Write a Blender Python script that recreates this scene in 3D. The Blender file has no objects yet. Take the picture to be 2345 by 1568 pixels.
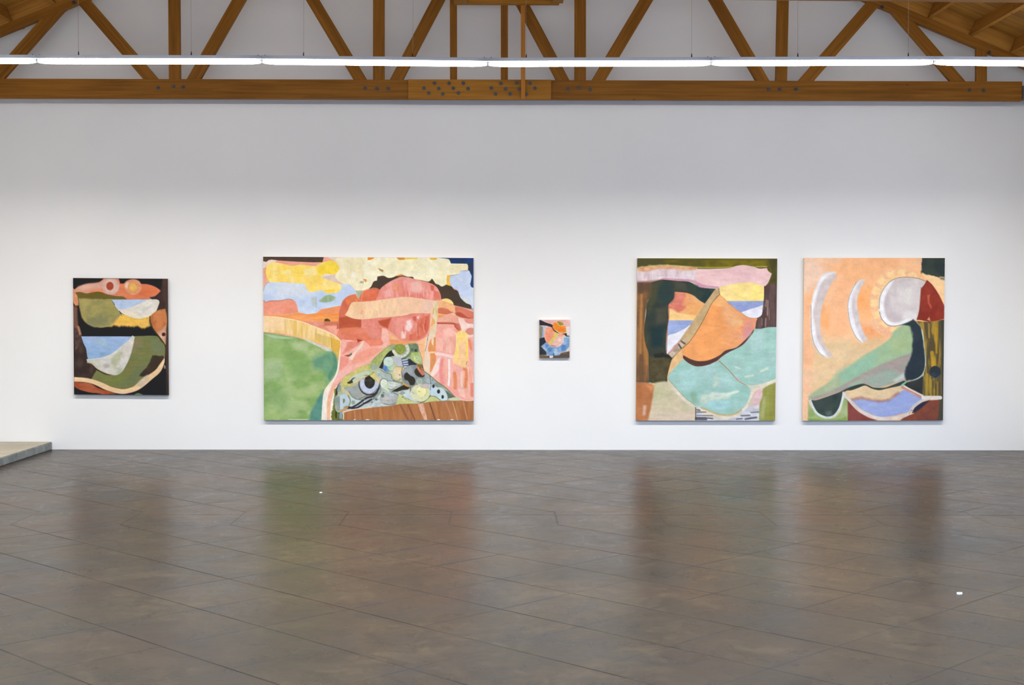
import bpy, bmesh, math, random
import numpy as np
from mathutils import Vector, Matrix
from math import sin, cos, tan, atan, radians, pi

# ------------------------------------------------------------------ camera, world, light, exposure
SC = bpy.context.scene
COL = SC.collection
FPX, CX, CY, EYE = 3175.0, 1172.5, 784.0, 1.95
PITCH, YAW, ROLL = radians(-1.695), radians(0.45), radians(0.1)
_f = Vector((sin(YAW)*cos(PITCH), cos(YAW)*cos(PITCH), sin(PITCH)))
_r0 = Vector((cos(YAW), -sin(YAW), 0.0)); _u0 = _r0.cross(_f)
_r = _r0*cos(ROLL) + _u0*sin(ROLL); _u = _r.cross(_f)
cam_data = bpy.data.cameras.new('camera')
cam_data.sensor_width = 36.0
cam_data.lens = FPX/2345.0*36.0
cam_data.clip_end = 200
cam = bpy.data.objects.new('camera', cam_data)
m = Matrix((_r, _u, -_f)).transposed().to_4x4()
m.translation = Vector((0, 0, EYE))
cam.matrix_world = m
COL.objects.link(cam)
SC.camera = cam

W = bpy.data.worlds.new('daylight'); SC.world = W
W.use_nodes = True
bg = W.node_tree.nodes['Background']
bg.inputs[0].default_value = (0.42, 0.62, 1.0, 1)
bg.inputs[1].default_value = 5.0
SC.view_settings.view_transform = 'Standard'
SC.view_settings.look = 'None'
SC.view_settings.gamma = 1.0
SC.view_settings.use_curve_mapping = False
SC.view_settings.exposure = 0.0
TUBE_STRENGTH = 31.0
LAMP_W = 86.0
TUBE_COLOR = (1.0, 0.965, 0.90)
SC.cycles.use_denoising = True
SC.cycles.max_bounces = 8
SC.cycles.diffuse_bounces = 5
SC.cycles.sample_clamp_indirect = 6

WALL_Y = 18.18      # gallery wall
TRUSS_Y = 17.70     # front face of the roof truss
LIGHT_Y = 15.04     # row of fluorescent fixtures

def at(px, py, Y):
    """a point of the vertical plane at depth Y measured on the photograph"""
    d = _f + _r*((px-CX)/FPX) - _u*((py-CY)/FPX)
    return Vector((0, 0, EYE)) + d*(Y/d.y)

def ground(px, py):
    d = _f + _r*((px-CX)/FPX) - _u*((py-CY)/FPX)
    p = Vector((0, 0, EYE)) + d*(-EYE/d.z)
    p.z = 0
    return p

# ------------------------------------------------------------------ helpers
def s2l(c):
    out = []
    for v in c[:3]:
        v = v/255.0
        out.append(v/12.92 if v <= 0.04045 else ((v+0.055)/1.055)**2.4)
    return tuple(out)+(1.0,)

def newmat(name):
    mt = bpy.data.materials.new(name); mt.use_nodes = True
    nt = mt.node_tree
    return mt, nt, nt.nodes['Principled BSDF']

def node(nt, typ, **kw):
    n = nt.nodes.new(typ)
    for k, v in kw.items():
        if k == 'ins':
            for i, val in v.items(): n.inputs[i].default_value = val
        else: setattr(n, k, v)
    return n

def math_n(nt, op, a, b=None, c=None, clamp=False):
    n = nt.nodes.new('ShaderNodeMath'); n.operation = op; n.use_clamp = clamp
    for i, v in enumerate((a, b, c)):
        if v is None: continue
        if isinstance(v, (int, float)): n.inputs[i].default_value = v
        else: nt.links.new(v, n.inputs[i])
    return n.outputs[0]

def mixc(nt, fac, a, b, blend='MIX'):
    n = nt.nodes.new('ShaderNodeMix'); n.data_type = 'RGBA'; n.blend_type = blend
    for idx, v in ((0, fac), (6, a), (7, b)):
        if isinstance(v, (int, float)): n.inputs[idx].default_value = v
        elif isinstance(v, tuple): n.inputs[idx].default_value = v
        else: nt.links.new(v, n.inputs[idx])
    return n.outputs[2]

def ramp(nt, fac, stops):
    n = nt.nodes.new('ShaderNodeValToRGB')
    els = n.color_ramp.elements
    while len(els) < len(stops): els.new(0.5)
    for e, (p, c) in zip(els, stops):
        e.position = p; e.color = c if len(c) == 4 else tuple(c)+(1,)
    nt.links.new(fac, n.inputs[0])
    return n.outputs[0]

def noise(nt, vec, scale, detail=4, rough=0.5, mapscale=None, dist=0.0, offset=None):
    if mapscale or offset:
        mp = nt.nodes.new('ShaderNodeMapping')
        if mapscale: mp.inputs['Scale'].default_value = mapscale
        if offset: mp.inputs['Location'].default_value = offset
        nt.links.new(vec, mp.inputs['Vector']); vec = mp.outputs[0]
    n = nt.nodes.new('ShaderNodeTexNoise')
    n.inputs['Scale'].default_value = scale; n.inputs['Detail'].default_value = detail
    n.inputs['Roughness'].default_value = rough; n.inputs['Distortion'].default_value = dist
    nt.links.new(vec, n.inputs['Vector'])
    return n.outputs['Fac']

def wood(name, light, dark, grain=1.0, rough=0.55, knots=True):
    mt, nt, b = newmat(name)
    tc = nt.nodes.new('ShaderNodeTexCoord')
    oi = nt.nodes.new('ShaderNodeObjectInfo')
    off = nt.nodes.new('ShaderNodeVectorMath'); off.operation = 'ADD'
    cmb = nt.nodes.new('ShaderNodeCombineXYZ')
    r = math_n(nt, 'MULTIPLY', oi.outputs['Random'], 37.0)
    nt.links.new(r, cmb.inputs[0]); nt.links.new(r, cmb.inputs[1]); nt.links.new(r, cmb.inputs[2])
    nt.links.new(tc.outputs['Object'], off.inputs[0]); nt.links.new(cmb.outputs[0], off.inputs[1])
    v = off.outputs[0]
    n1 = noise(nt, v, 3.0, 5, 0.6, (0.35, 9*grain, 9*grain), 0.6)
    n2 = noise(nt, v, 9.0, 3, 0.6, (0.15, 16*grain, 16*grain))
    n3 = noise(nt, v, 1.3, 2, 0.5, (0.6, 1.5, 1.5))
    f = math_n(nt, 'ADD', math_n(nt, 'MULTIPLY', n1, 0.6), math_n(nt, 'MULTIPLY', n2, 0.25))
    f = math_n(nt, 'ADD', f, math_n(nt, 'MULTIPLY', n3, 0.35))
    c = ramp(nt, f, [(0.42, s2l(dark)), (0.78, s2l(light))])
    if knots:
        mp = nt.nodes.new('ShaderNodeMapping'); mp.inputs['Scale'].default_value = (2.2, 5.0, 5.0)
        nt.links.new(v, mp.inputs['Vector'])
        vo = nt.nodes.new('ShaderNodeTexVoronoi'); vo.inputs['Scale'].default_value = 1.0
        nt.links.new(mp.outputs[0], vo.inputs['Vector'])
        k = ramp(nt, vo.outputs['Distance'], [(0.03, (1, 1, 1, 1)), (0.075, (0, 0, 0, 1))])
        c = mixc(nt, math_n(nt, 'MULTIPLY', k, 0.7), c, s2l((60, 30, 8)))
    nt.links.new(c, b.inputs['Base Color'])
    b.inputs['Roughness'].default_value = rough
    b.inputs['Specular IOR Level'].default_value = 0.12
    bp = nt.nodes.new('ShaderNodeBump'); bp.inputs['Strength'].default_value = 0.25
    bp.inputs['Distance'].default_value = 0.004
    nt.links.new(n2, bp.inputs['Height']); nt.links.new(bp.outputs[0], b.inputs['Normal'])
    return mt

def plain(name, col, rough=0.5, metal=0.0, var=0.06, scale=12.0):
    mt, nt, b = newmat(name)
    tc = nt.nodes.new('ShaderNodeTexCoord')
    n = noise(nt, tc.outputs['Object'], scale, 3)
    c = s2l(col)
    lo = tuple(x*(1-var) for x in c[:3])+(1,); hi = tuple(min(1, x*(1+var)) for x in c[:3])+(1,)
    nt.links.new(ramp(nt, n, [(0.3, lo), (0.7, hi)]), b.inputs['Base Color'])
    b.inputs['Roughness'].default_value = rough; b.inputs['Metallic'].default_value = metal
    return mt

def link(name, me, mat=None, parent=None):
    o = bpy.data.objects.new(name, me); COL.objects.link(o)
    if mat is not None:
        for q in (mat if isinstance(mat, (list, tuple)) else [mat]): me.materials.append(q)
    if parent is not None: o.parent = parent
    return o

def bm_obj(name, bm, mat=None, parent=None, smooth=False):
    me = bpy.data.meshes.new(name)
    bmesh.ops.recalc_face_normals(bm, faces=bm.faces[:])
    bm.to_mesh(me); bm.free()
    if smooth:
        for p in me.polygons: p.use_smooth = True
    return link(name, me, mat, parent)

def empty(name, loc):
    o = bpy.data.objects.new(name, None); o.location = loc; COL.objects.link(o)
    o.empty_display_size = 0.1
    return o

def tag(o, label, cat, group=None):
    o['label'] = label; o['category'] = cat
    if group: o['group'] = group

def struct(o, label=None):
    o['kind'] = 'structure'
    if label: o['label'] = label

def box_bm(x0, x1, y0, y1, z0, z1, bevel=0.0, bm=None):
    own = bm is None
    if own: bm = bmesh.new()
    vs = [bm.verts.new(p) for p in ((x0,y0,z0),(x1,y0,z0),(x1,y1,z0),(x0,y1,z0),(x0,y0,z1),(x1,y0,z1),(x1,y1,z1),(x0,y1,z1))]
    fs = [bm.faces.new([vs[i] for i in q]) for q in ((0,3,2,1),(4,5,6,7),(0,1,5,4),(1,2,6,5),(2,3,7,6),(3,0,4,7))]
    if bevel:
        es = set(e for f in fs for e in f.edges)
        bmesh.ops.bevel(bm, geom=list(es), offset=bevel, segments=2, affect='EDGES', profile=0.6)
    return bm

def beam(name, a, b, depth, thick, mat, parent, bevel=0.004, y_front=None, base=Vector((0,0,0))):
    """timber whose centre line runs a->b in the plane of the truss; thick along world Y"""
    a = Vector(a); b = Vector(b)
    L = (b-a).length
    bm = box_bm(-L/2, L/2, 0, thick, -depth/2, depth/2, bevel)
    o = bm_obj(name, bm, mat, parent)
    x = (b-a).normalized(); y = Vector((0, 1, 0)); z = x.cross(y)
    y = z.cross(x)
    mm = Matrix((x, y, z)).transposed().to_4x4()
    mm.translation = (a+b)/2 - base
    if y_front is not None: mm.translation.y = y_front - base.y
    o.matrix_local = mm
    return o

def cyl_bm(r, h, seg=16, axis='Y', bm=None, center=(0,0,0), r2=None):
    if bm is None: bm = bmesh.new()
    mt = {'Y': Matrix.Rotation(pi/2, 4, 'X'), 'X': Matrix.Rotation(pi/2, 4, 'Y'), 'Z': Matrix.Identity(4)}[axis]
    bmesh.ops.create_cone(bm, cap_ends=True, segments=seg, radius1=r, radius2=r if r2 is None else r2, depth=h,
                          matrix=Matrix.Translation(center) @ mt)
    return bm

# ------------------------------------------------------------------ materials
M_wood = wood('fir_timber', (154, 102, 36), (105, 65, 17))
M_wood_pale_lit = wood('pale_or_lit_fir_timber', (196, 132, 58), (150, 92, 30), knots=False)  # pale timber; also stands in for light on the second truss's chord
M_plate = wood('splice_board', (178, 122, 44), (132, 86, 26), knots=False)
M_purlin = wood('purlin_timber', (182, 130, 60), (136, 89, 32))
M_bolt = plain('dark_steel', (70, 68, 72), 0.45, 0.6)
M_steel = plain('steel_bracket', (80, 82, 88), 0.5, 0.5)
M_housing = plain('white_enamel', (222, 226, 232), 0.4, 0.0, 0.02)
M_wire = plain('steel_wire', (200, 192, 186), 0.6, 0.0)
M_paper = plain('white_paper', (240, 240, 238), 0.7)
M_edge = plain('raw_canvas', (226, 214, 196), 0.85, 0.0, 0.05, 60)
M_stretch = plain('stretcher_pine', (200, 165, 115), 0.7, 0.0, 0.08, 20)

mt, nt, b = newmat('tube_glow')
b.inputs['Base Color'].default_value = (1, 1, 1, 1)
b.inputs['Emission Color'].default_value = TUBE_COLOR+(1,)
b.inputs['Emission Strength'].default_value = TUBE_STRENGTH
M_tube = mt

mt, nt, b = newmat('white_wall_paint')
tc = nt.nodes.new('ShaderNodeTexCoord')
n1 = noise(nt, tc.outputs['Object'], 0.6, 3)
n2 = noise(nt, tc.outputs['Object'], 60, 2)
nt.links.new(ramp(nt, n1, [(0.3, (0.80, 0.80, 0.80)), (0.7, (0.84, 0.84, 0.835))]), b.inputs['Base Color'])
b.inputs['Roughness'].default_value = 0.75
b.inputs['Specular IOR Level'].default_value = 0.2
bp = nt.nodes.new('ShaderNodeBump'); bp.inputs['Strength'].default_value = 0.05; bp.inputs['Distance'].default_value = 0.002
nt.links.new(n2, bp.inputs['Height']); nt.links.new(bp.outputs[0], b.inputs['Normal'])
M_wall = mt

# ceiling boards: planks run up the slope, joints every 0.19 m along the building
mt, nt, b = newmat('ceiling_boards')
geo = nt.nodes.new('ShaderNodeNewGeometry')
sx = nt.nodes.new('ShaderNodeSeparateXYZ'); nt.links.new(geo.outputs['Position'], sx.inputs[0])
row = math_n(nt, 'DIVIDE', sx.outputs[1], 0.235)
fr = math_n(nt, 'FRACT', row)
rid = math_n(nt, 'FLOOR', row)
cmb = nt.nodes.new('ShaderNodeCombineXYZ')
nt.links.new(sx.outputs[0], cmb.inputs[0]); nt.links.new(math_n(nt, 'MULTIPLY', sx.outputs[1], 7.0), cmb.inputs[1])
nt.links.new(math_n(nt, 'MULTIPLY', rid, 3.7), cmb.inputs[2])
n1 = noise(nt, cmb.outputs[0], 2.2, 4, 0.6, (0.6, 1.5, 1))
wn = nt.nodes.new('ShaderNodeTexWhiteNoise'); wn.noise_dimensions = '1D'; nt.links.new(rid, wn.inputs['W'])
f = math_n(nt, 'ADD', math_n(nt, 'MULTIPLY', n1, 0.8), math_n(nt, 'MULTIPLY', wn.outputs['Value'], 0.25))
c = ramp(nt, f, [(0.35, s2l((138, 94, 30))), (0.75, s2l((192, 142, 60)))])
joint = math_n(nt, 'LESS_THAN', fr, 0.03)
c = mixc(nt, math_n(nt, 'MULTIPLY', joint, 0.8), c, s2l((50, 28, 8)))
nt.links.new(c, b.inputs['Base Color']); b.inputs['Roughness'].default_value = 0.6
M_ceil = mt

# polished saw-cut concrete floor
SPC = 0.953
mt, nt, b = newmat('polished_concrete')
geo = nt.nodes.new('ShaderNodeNewGeometry')
P = geo.outputs['Position']
sx = nt.nodes.new('ShaderNodeSeparateXYZ'); nt.links.new(P, sx.inputs[0])
X, Y = sx.outputs[0], sx.outputs[1]
over = math_n(nt, 'MINIMUM', math_n(nt, 'MAXIMUM', math_n(nt, 'SUBTRACT', Y, 12.05), 0.0), 0.75)
Yp = math_n(nt, 'SUBTRACT', Y, over)
wob = math_n(nt, 'MULTIPLY', math_n(nt, 'SUBTRACT', noise(nt, P, 1.5, 3), 0.5), 0.012)
def line_mask(val, c0, w):
    t = math_n(nt, 'DIVIDE', math_n(nt, 'SUBTRACT', math_n(nt, 'ADD', val, wob), c0), SPC)
    fr = math_n(nt, 'FRACT', math_n(nt, 'ADD', t, 100.5))
    d = math_n(nt, 'MULTIPLY', math_n(nt, 'ABSOLUTE', math_n(nt, 'SUBTRACT', fr, 0.5)), SPC*0.7071)
    return math_n(nt, 'SUBTRACT', 1.0, math_n(nt, 'SMOOTH_MIN', math_n(nt, 'DIVIDE', d, w), 1.0, 0.3), clamp=True)
f1 = line_mask(math_n(nt, 'ADD', X, Yp), 6.83, 0.010)
f2 = line_mask(math_n(nt, 'SUBTRACT', Yp, X), 5.88, 0.015)
f2 = math_n(nt, 'MULTIPLY', f2, math_n(nt, 'GREATER_THAN', math_n(nt, 'ABSOLUTE', math_n(nt, 'SUBTRACT', Y, 12.425)), 0.375))
def cross_line(y0, w):
    d = math_n(nt, 'ABSOLUTE', math_n(nt, 'SUBTRACT', math_n(nt, 'ADD', Y, wob), y0))
    return math_n(nt, 'SUBTRACT', 1.0, math_n(nt, 'DIVIDE', d, w), clamp=True)
h1 = cross_line(12.02, 0.02); h2 = cross_line(12.62, 0.025); h3 = cross_line(12.8, 0.02)
fade = ramp(nt, noise(nt, P, 1.1, 3, 0.6, (1, 1, 1)), [(0.3, (0.35,)*3), (0.62, (1,)*3)])
brk = ramp(nt, noise(nt, P, 0.8, 2, 0.5, (1, 1, 1), 0, (5, 3, 0)), [(0.42, (0.06,)*3), (0.66, (0.5,)*3)])
instrip = math_n(nt, 'LESS_THAN', math_n(nt, 'ABSOLUTE', math_n(nt, 'SUBTRACT', Y, 12.425)), 0.375)
lines = math_n(nt, 'MULTIPLY', math_n(nt, 'MULTIPLY', f1, fade), math_n(nt, 'SUBTRACT', 1.0, math_n(nt, 'MULTIPLY', instrip, 0.7)))
lines = math_n(nt, 'MAXIMUM', lines, math_n(nt, 'MULTIPLY', f2, brk))
hh = math_n(nt, 'MAXIMUM', math_n(nt, 'MAXIMUM', math_n(nt, 'MULTIPLY', h1, 0.55), h2), math_n(nt, 'MULTIPLY', h3, 0.4))
lines = math_n(nt, 'MAXIMUM', lines, math_n(nt, 'MULTIPLY', hh, brk))
b1 = noise(nt, P, 0.9, 6, 0.62, (1, 1, 1), 0.8)
b2 = noise(nt, P, 3.5, 6, 0.65, (1, 1, 1), 1.2, (9, 2, 0))
b3 = noise(nt, P, 22, 5, 0.7)
b4 = noise(nt, P, 9, 5, 0.7, (1, 1, 1), 1.0, (3, 8, 0))
f = math_n(nt, 'ADD', math_n(nt, 'MULTIPLY', b1, 0.55), math_n(nt, 'MULTIPLY', b2, 0.4))
f = math_n(nt, 'ADD', f, math_n(nt, 'MULTIPLY', math_n(nt, 'SUBTRACT', b3, 0.5), 0.22))
f = math_n(nt, 'ADD', f, math_n(nt, 'MULTIPLY', math_n(nt, 'SUBTRACT', b4, 0.5), 0.4))
base = ramp(nt, f, [(0.32, s2l((27, 19, 9))), (0.50, s2l((50, 37, 20))), (0.66, s2l((78, 60, 37)))])
tint = noise(nt, P, 0.7, 4, 0.6, (1, 1, 1), 0.5, (2, 17, 0))
base = mixc(nt, ramp(nt, tint, [(0.5, (0, 0, 0)), (0.68, (0.45,)*3)]), base, s2l((60, 34, 20)))
tint2 = noise(nt, P, 0.8, 4, 0.6, (1, 1, 1), 0.5, (22, 7, 0))
base = mixc(nt, ramp(nt, tint2, [(0.52, (0, 0, 0)), (0.7, (0.5,)*3)]), base, s2l((30, 31, 32)))
# scattered dark spots and fine scratches
vo = nt.nodes.new('ShaderNodeTexVoronoi'); vo.inputs['Scale'].default_value = 0.9
mp = nt.nodes.new('ShaderNodeVectorMath'); mp.operation = 'ADD'
nd = nt.nodes.new('ShaderNodeTexNoise'); nd.inputs['Scale'].default_value = 6; nt.links.new(P, nd.inputs['Vector'])
nsc = nt.nodes.new('ShaderNodeVectorMath'); nsc.operation = 'SCALE'; nsc.inputs[3].default_value = 0.25
nt.links.new(nd.outputs['Color'], nsc.inputs[0]); nt.links.new(P, mp.inputs[0]); nt.links.new(nsc.outputs[0], mp.inputs[1])
nt.links.new(mp.outputs[0], vo.inputs['Vector'])
sp = ramp(nt, vo.outputs['Distance'], [(0.035, (1, 1, 1)), (0.075, (0, 0, 0))])
base = mixc(nt, math_n(nt, 'MULTIPLY', sp, 0.5), base, s2l((48, 42, 36)))
base = mixc(nt, math_n(nt, 'MULTIPLY', lines, 0.8), base, s2l((20, 16, 12)))
sm = line_mask(math_n(nt, 'SUBTRACT', Yp, X), 5.88, 0.09)
smn = ramp(nt, noise(nt, P, 1.6, 5, 0.7, (1, 1, 1), 0.8, (14, 4, 0)), [(0.5, (0, 0, 0)), (0.62, (1, 1, 1))])
base = mixc(nt, math_n(nt, 'MULTIPLY', math_n(nt, 'MULTIPLY', sm, smn), 0.5), base, s2l((30, 30, 32)))
# individual old stains
for px, py, r in ((687, 1419, .06), (725, 1408, .025), (740, 1403, .015), (1439, 1427, .03), (1896, 1376, .035), (2007, 1133, .07), (1257, 1512, .02), (2010, 1338, .06), (485, 1394, .09), (975, 1361, .06), (1520, 1100, .08)):
    g0 = ground(px, py)
    vd = nt.nodes.new('ShaderNodeVectorMath'); vd.operation = 'DISTANCE'
    nt.links.new(mp.outputs[0], vd.inputs[0]); vd.inputs[1].default_value = (g0.x+0.125, g0.y+0.125, 0.125)
    k_ = math_n(nt, 'SUBTRACT', 1.6, math_n(nt, 'DIVIDE', vd.outputs['Value'], r*0.9), clamp=True)
    base = mixc(nt, math_n(nt, 'MULTIPLY', k_, 0.65), base, s2l((26, 22, 18)))
nt.links.new(base, b.inputs['Base Color'])
rg = ramp(nt, b2, [(0.3, (0.25,)*3), (0.7, (0.35,)*3)])
nt.links.new(math_n(nt, 'ADD', rg, math_n(nt, 'MULTIPLY', lines, 0.3)), b.inputs['Roughness'])
nt.links.new(math_n(nt, 'MULTIPLY', math_n(nt, 'SUBTRACT', 1.0, math_n(nt, 'MULTIPLY', lines, 0.85)), 0.18), b.inputs['Specular IOR Level'])
bp = nt.nodes.new('ShaderNodeBump'); bp.inputs['Strength'].default_value = 0.35; bp.inputs['Distance'].default_value = 0.004
hgt = math_n(nt, 'SUBTRACT', math_n(nt, 'MULTIPLY', b3, 0.15), math_n(nt, 'MULTIPLY', lines, 1.0))
nt.links.new(hgt, bp.inputs['Height']); nt.links.new(bp.outputs[0], b.inputs['Normal'])
M_floor = mt

def concrete(name, lo, hi, rough=0.6, scale=3.0):
    mt, nt, b = newmat(name)
    tc = nt.nodes.new('ShaderNodeTexCoord')
    n = noise(nt, tc.outputs['Object'], scale, 6, 0.65, None, 0.5)
    nt.links.new(ramp(nt, n, [(0.35, s2l(lo)), (0.68, s2l(hi))]), b.inputs['Base Color'])
    b.inputs['Roughness'].default_value = rough
    return mt
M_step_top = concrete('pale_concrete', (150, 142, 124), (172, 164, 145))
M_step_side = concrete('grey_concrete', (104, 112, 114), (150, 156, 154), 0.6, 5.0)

# ------------------------------------------------------------------ room shell
XL, XR, YB = -8.1, 7.15, -3.0
# roof lines measured on the truss
rA, rB = at(2094, 50, TRUSS_Y), at(2284, 134, TRUSS_Y)
lA, lB = at(176, 10, TRUSS_Y), at(0, 78, TRUSS_Y)
SLOPE = ((rA.z-rB.z)/(rB.x-rA.x) + (lA.z-lB.z)/(lA.x-lB.x))/2
XC = ((lA.x+rA.x) + (lA.z-rA.z)/SLOPE*(-1))/2
APEX = rA.z + SLOPE*(rA.x-XC)          # underside of the top chords meets here
TC = 0.114                              # top chord depth
vTC = TC*math.sqrt(1+SLOPE**2)
PUR = 0.195
vPUR = PUR*math.sqrt(1+SLOPE**2)
def under(x): return APEX - SLOPE*abs(x-XC)
def deck(x): return under(x)+vTC+vPUR
T = 0.2
bm = box_bm(XL-T, XR+T, YB-T, WALL_Y+T, -0.2, 0.0)
struct(bm_obj('floor', bm, M_floor), 'grey brown polished concrete floor with diagonal saw cuts')

def gable(name, y0, y1):
    bm = bmesh.new()
    prof = [(XL-T, 0), (XR+T, 0), (XR+T, deck(XR)), (XC, deck(XC)), (XL-T, deck(XL))]
    a = [bm.verts.new((x, y0, z)) for x, z in prof]; c = [bm.verts.new((x, y1, z)) for x, z in prof]
    bm.faces.new(a); bm.faces.new(c[::-1])
    for i in range(5):
        j = (i+1) % 5; bm.faces.new((a[i], a[j], c[j], c[i]))
    return bm_obj(name, bm, M_wall)
struct(gable('wall_back', WALL_Y, WALL_Y+T), 'white painted gallery wall')
OP0, OP1, OPH = 13.0, 15.6, 2.0          # opening added in the unseen right wall, placed and sized for daylight
bm = box_bm(XR, XR+T, YB, OP0, 0, deck(XR)); box_bm(XR, XR+T, OP1, WALL_Y, 0, deck(XR), bm=bm)
box_bm(XR, XR+T, OP0, OP1, OPH, deck(XR), bm=bm)
struct(bm_obj('wall_right', bm, M_wall))
struct(bm_obj('wall_left', box_bm(XL-T, XL, YB, WALL_Y, 0, deck(XL)), M_wall))
# front wall (behind the camera) with a wide opening added to let in daylight
bm = bmesh.new()
FO = (-5.0, 4.5, 3.2)
box_bm(XL-T, FO[0], YB-T, YB, 0, deck(XL), bm=bm); box_bm(FO[1], XR+T, YB-T, YB, 0, deck(XR), bm=bm)
box_bm(FO[0], FO[1], YB-T, YB, FO[2], deck(XR), bm=bm)
vs = [bm.verts.new((x, y, z)) for y in (YB-T, YB) for x, z in ((XL-T, deck(XL)), (XR+T, deck(XR)), (XC, deck(XC)))]
bm.faces.new(vs[:3]); bm.faces.new(vs[3:][::-1])
struct(bm_obj('wall_front', bm, M_wall))
# roof deck
bm = bmesh.new()
for sgn, xe in ((-1, XL-T), (1, XR+T)):
    q = [(XC, deck(XC)), (xe, deck(xe)), (xe, deck(xe)+0.05), (XC, deck(XC)+0.05)]
    a = [bm.verts.new((x, YB-T, z)) for x, z in q]; c = [bm.verts.new((x, WALL_Y+T, z)) for x, z in q]
    bm.faces.new(a); bm.faces.new(c[::-1])
    for i in range(4):
        j = (i+1) % 4; bm.faces.new((a[i], a[j], c[j], c[i]))
struct(bm_obj('ceiling', bm, M_ceil), 'sloping timber board ceiling')

# raised slab at the left end of the wall
hs = at(116, 1011, WALL_Y).z
bm = box_bm(XL+0.002, -5.885, 9.0, WALL_Y-0.002, 0.0, hs)
bmesh.ops.bevel(bm, geom=bm.edges[:], offset=0.008, segments=2, affect='EDGES')
o = bm_obj('concrete_platform', bm, [M_step_top, M_step_side])
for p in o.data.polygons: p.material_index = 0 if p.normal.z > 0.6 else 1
tag(o, 'low pale concrete platform with grey edge in the left corner by the wall', 'platform')

# ------------------------------------------------------------------ roof trusses
CH_T = 0.09     # chord thickness
def lerp_top(px0, py0, px1, py1):
    """extend the centre line of a web up to the top chord (measured points lie in the truss plane)"""
    a, c = at(px0, py0, TRUSS_Y), at(px1, py1, TRUSS_Y)   # a = upper, c = at the bottom chord
    d = a-c
    for k in range(400):
        p = c + d*(k*0.02)
        if p.z > under(p.x)+vTC*0.45: return p, c, k
    return a, c, 0
truss = empty('roof_truss', (XC, TRUSS_Y, at(1172, 205, TRUSS_Y).z))
TB = truss.location.copy()
hw = 0.1375
# bottom chord: left and right lengths meeting behind the splice boards
cl = at(0, 202, TRUSS_Y); cm = at(1098, 204.5, TRUSS_Y); cr = at(2341, 208.5, TRUSS_Y)
zc = (cl.z+cm.z+cr.z)/3
CZ = lambda x: cl.z + (cr.z-cl.z)*(x-cl.x)/(cr.x-cl.x)
xl_end, xr_end = XL+0.02, cr.x
beam('bottom_chord', (xl_end, 0, CZ(xl_end)), (cm.x, 0, CZ(cm.x)), 0.245, CH_T, M_wood, truss, y_front=TRUSS_Y, base=TB)
beam('bottom_chord', (cm.x, 0, CZ(cm.x)), (xr_end, 0, CZ(xr_end)), 0.245, CH_T, M_wood, truss, y_front=TRUSS_Y, base=TB)
for xe in (XL+0.02, XR-0.02):
    a = Vector((XC, 0, under(XC)+vTC/2)); c = Vector((xe, 0, under(xe)+vTC/2))
    beam('top_chord', a, c, TC, CH_T, M_wood, truss, y_front=TRUSS_Y-0.002, base=TB)
webs = [('diagonal_brace', 122, 30, -12, 181, .145), ('diagonal_brace', 190, 2, 344, 180, .14), ('diagonal_brace', 546, 0, 443, 180, .145),
        ('diagonal_brace', 716, 0, 824, 181, .142), ('diagonal_brace', 1003, 0, 908, 181, .142),
        ('diagonal_brace', 1195, 6, 1289, 183, .142), ('diagonal_brace', 1480, 0, 1371, 183, .145),
        ('diagonal_brace', 1640, 0, 1747, 184, .142), ('diagonal_brace', 1995, 14, 1847, 184, .145), ('diagonal_brace', 2068, 39, 2194, 185, .14),
        ('post', 397.5, 0, 399, 180, .138), ('post', 867, 0, 867, 181, .137), ('post', 1038, 0, 1038.5, 182, .084),
        ('post', 1155, 0, 1155, 183, .086), ('post', 1329, 0, 1329, 183, .138), ('post', 1794, 0, 1790, 184, .138), ('post', 2249, 60, 2249, 185, .128)]
for nm, x0, y0, x1, y1, dp in webs:
    top, bot, k = lerp_top(x0, y0, x1, y1)
    if abs(bot.x) < 1.9 and nm == 'post' and dp < .1: top.z = under(top.x)+0.02
    bot = bot + (bot-top).normalized()*0.10
    beam(nm, top, bot, dp*1.054, 0.065, M_wood, truss, y_front=TRUSS_Y+0.012, base=TB)
# splice boards
s0, s1 = at(935, 204.5, TRUSS_Y), at(1262, 205, TRUSS_Y)
beam('splice_board', (s0.x, 0, CZ(s0.x)-.003), (s1.x, 0, CZ(s1.x)-.003), 0.251, 0.032, M_plate, truss, y_front=TRUSS_Y-0.032, base=TB)
# bolts: washer and nut
def bolt_mesh():
    bm = cyl_bm(0.0235, 0.006, 20, 'Y', center=(0, -0.003, 0))
    cyl_bm(0.014, 0.014, 6, 'Y', bm, (0, -0.012, 0))
    cyl_bm(0.007, 0.012, 10, 'Y', bm, (0, -0.022, 0))
    me = bpy.data.meshes.new('bolt'); bm.to_mesh(me); bm.free(); me.materials.append(M_bolt)
    return me
BM = bolt_mesh()
bolts = [(362,201),(397,198),(419,199),(836,202),(863,203),(889,203),
 (971,202),(995,190.5),(982,213),(1005,203),(1028.5,190.6),(1014,215),(1038,202),(1061,190.6),(1050,213),(1072,203),
 (1125,201.5),(1147,191),(1135,215),(1158,203.6),(1168,215),(1183,190),(1189,204),(1214,191),(1225,202),(1205,216),
 (1301,204),(1326,201.5),(1351,205),(1760,204.5),(1786,204.7),(1824,204.5),(2220,206),(2252,207),
 (2020,16),(2265,120),(169,6)]
for x, y in bolts:
    yf = TRUSS_Y-0.032 if (935 < x < 1262) else TRUSS_Y-0.002
    p = at(x, y, yf)
    o = bpy.data.objects.new('bolt', BM); COL.objects.link(o); o.parent = truss
    o.location = p - TB
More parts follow.
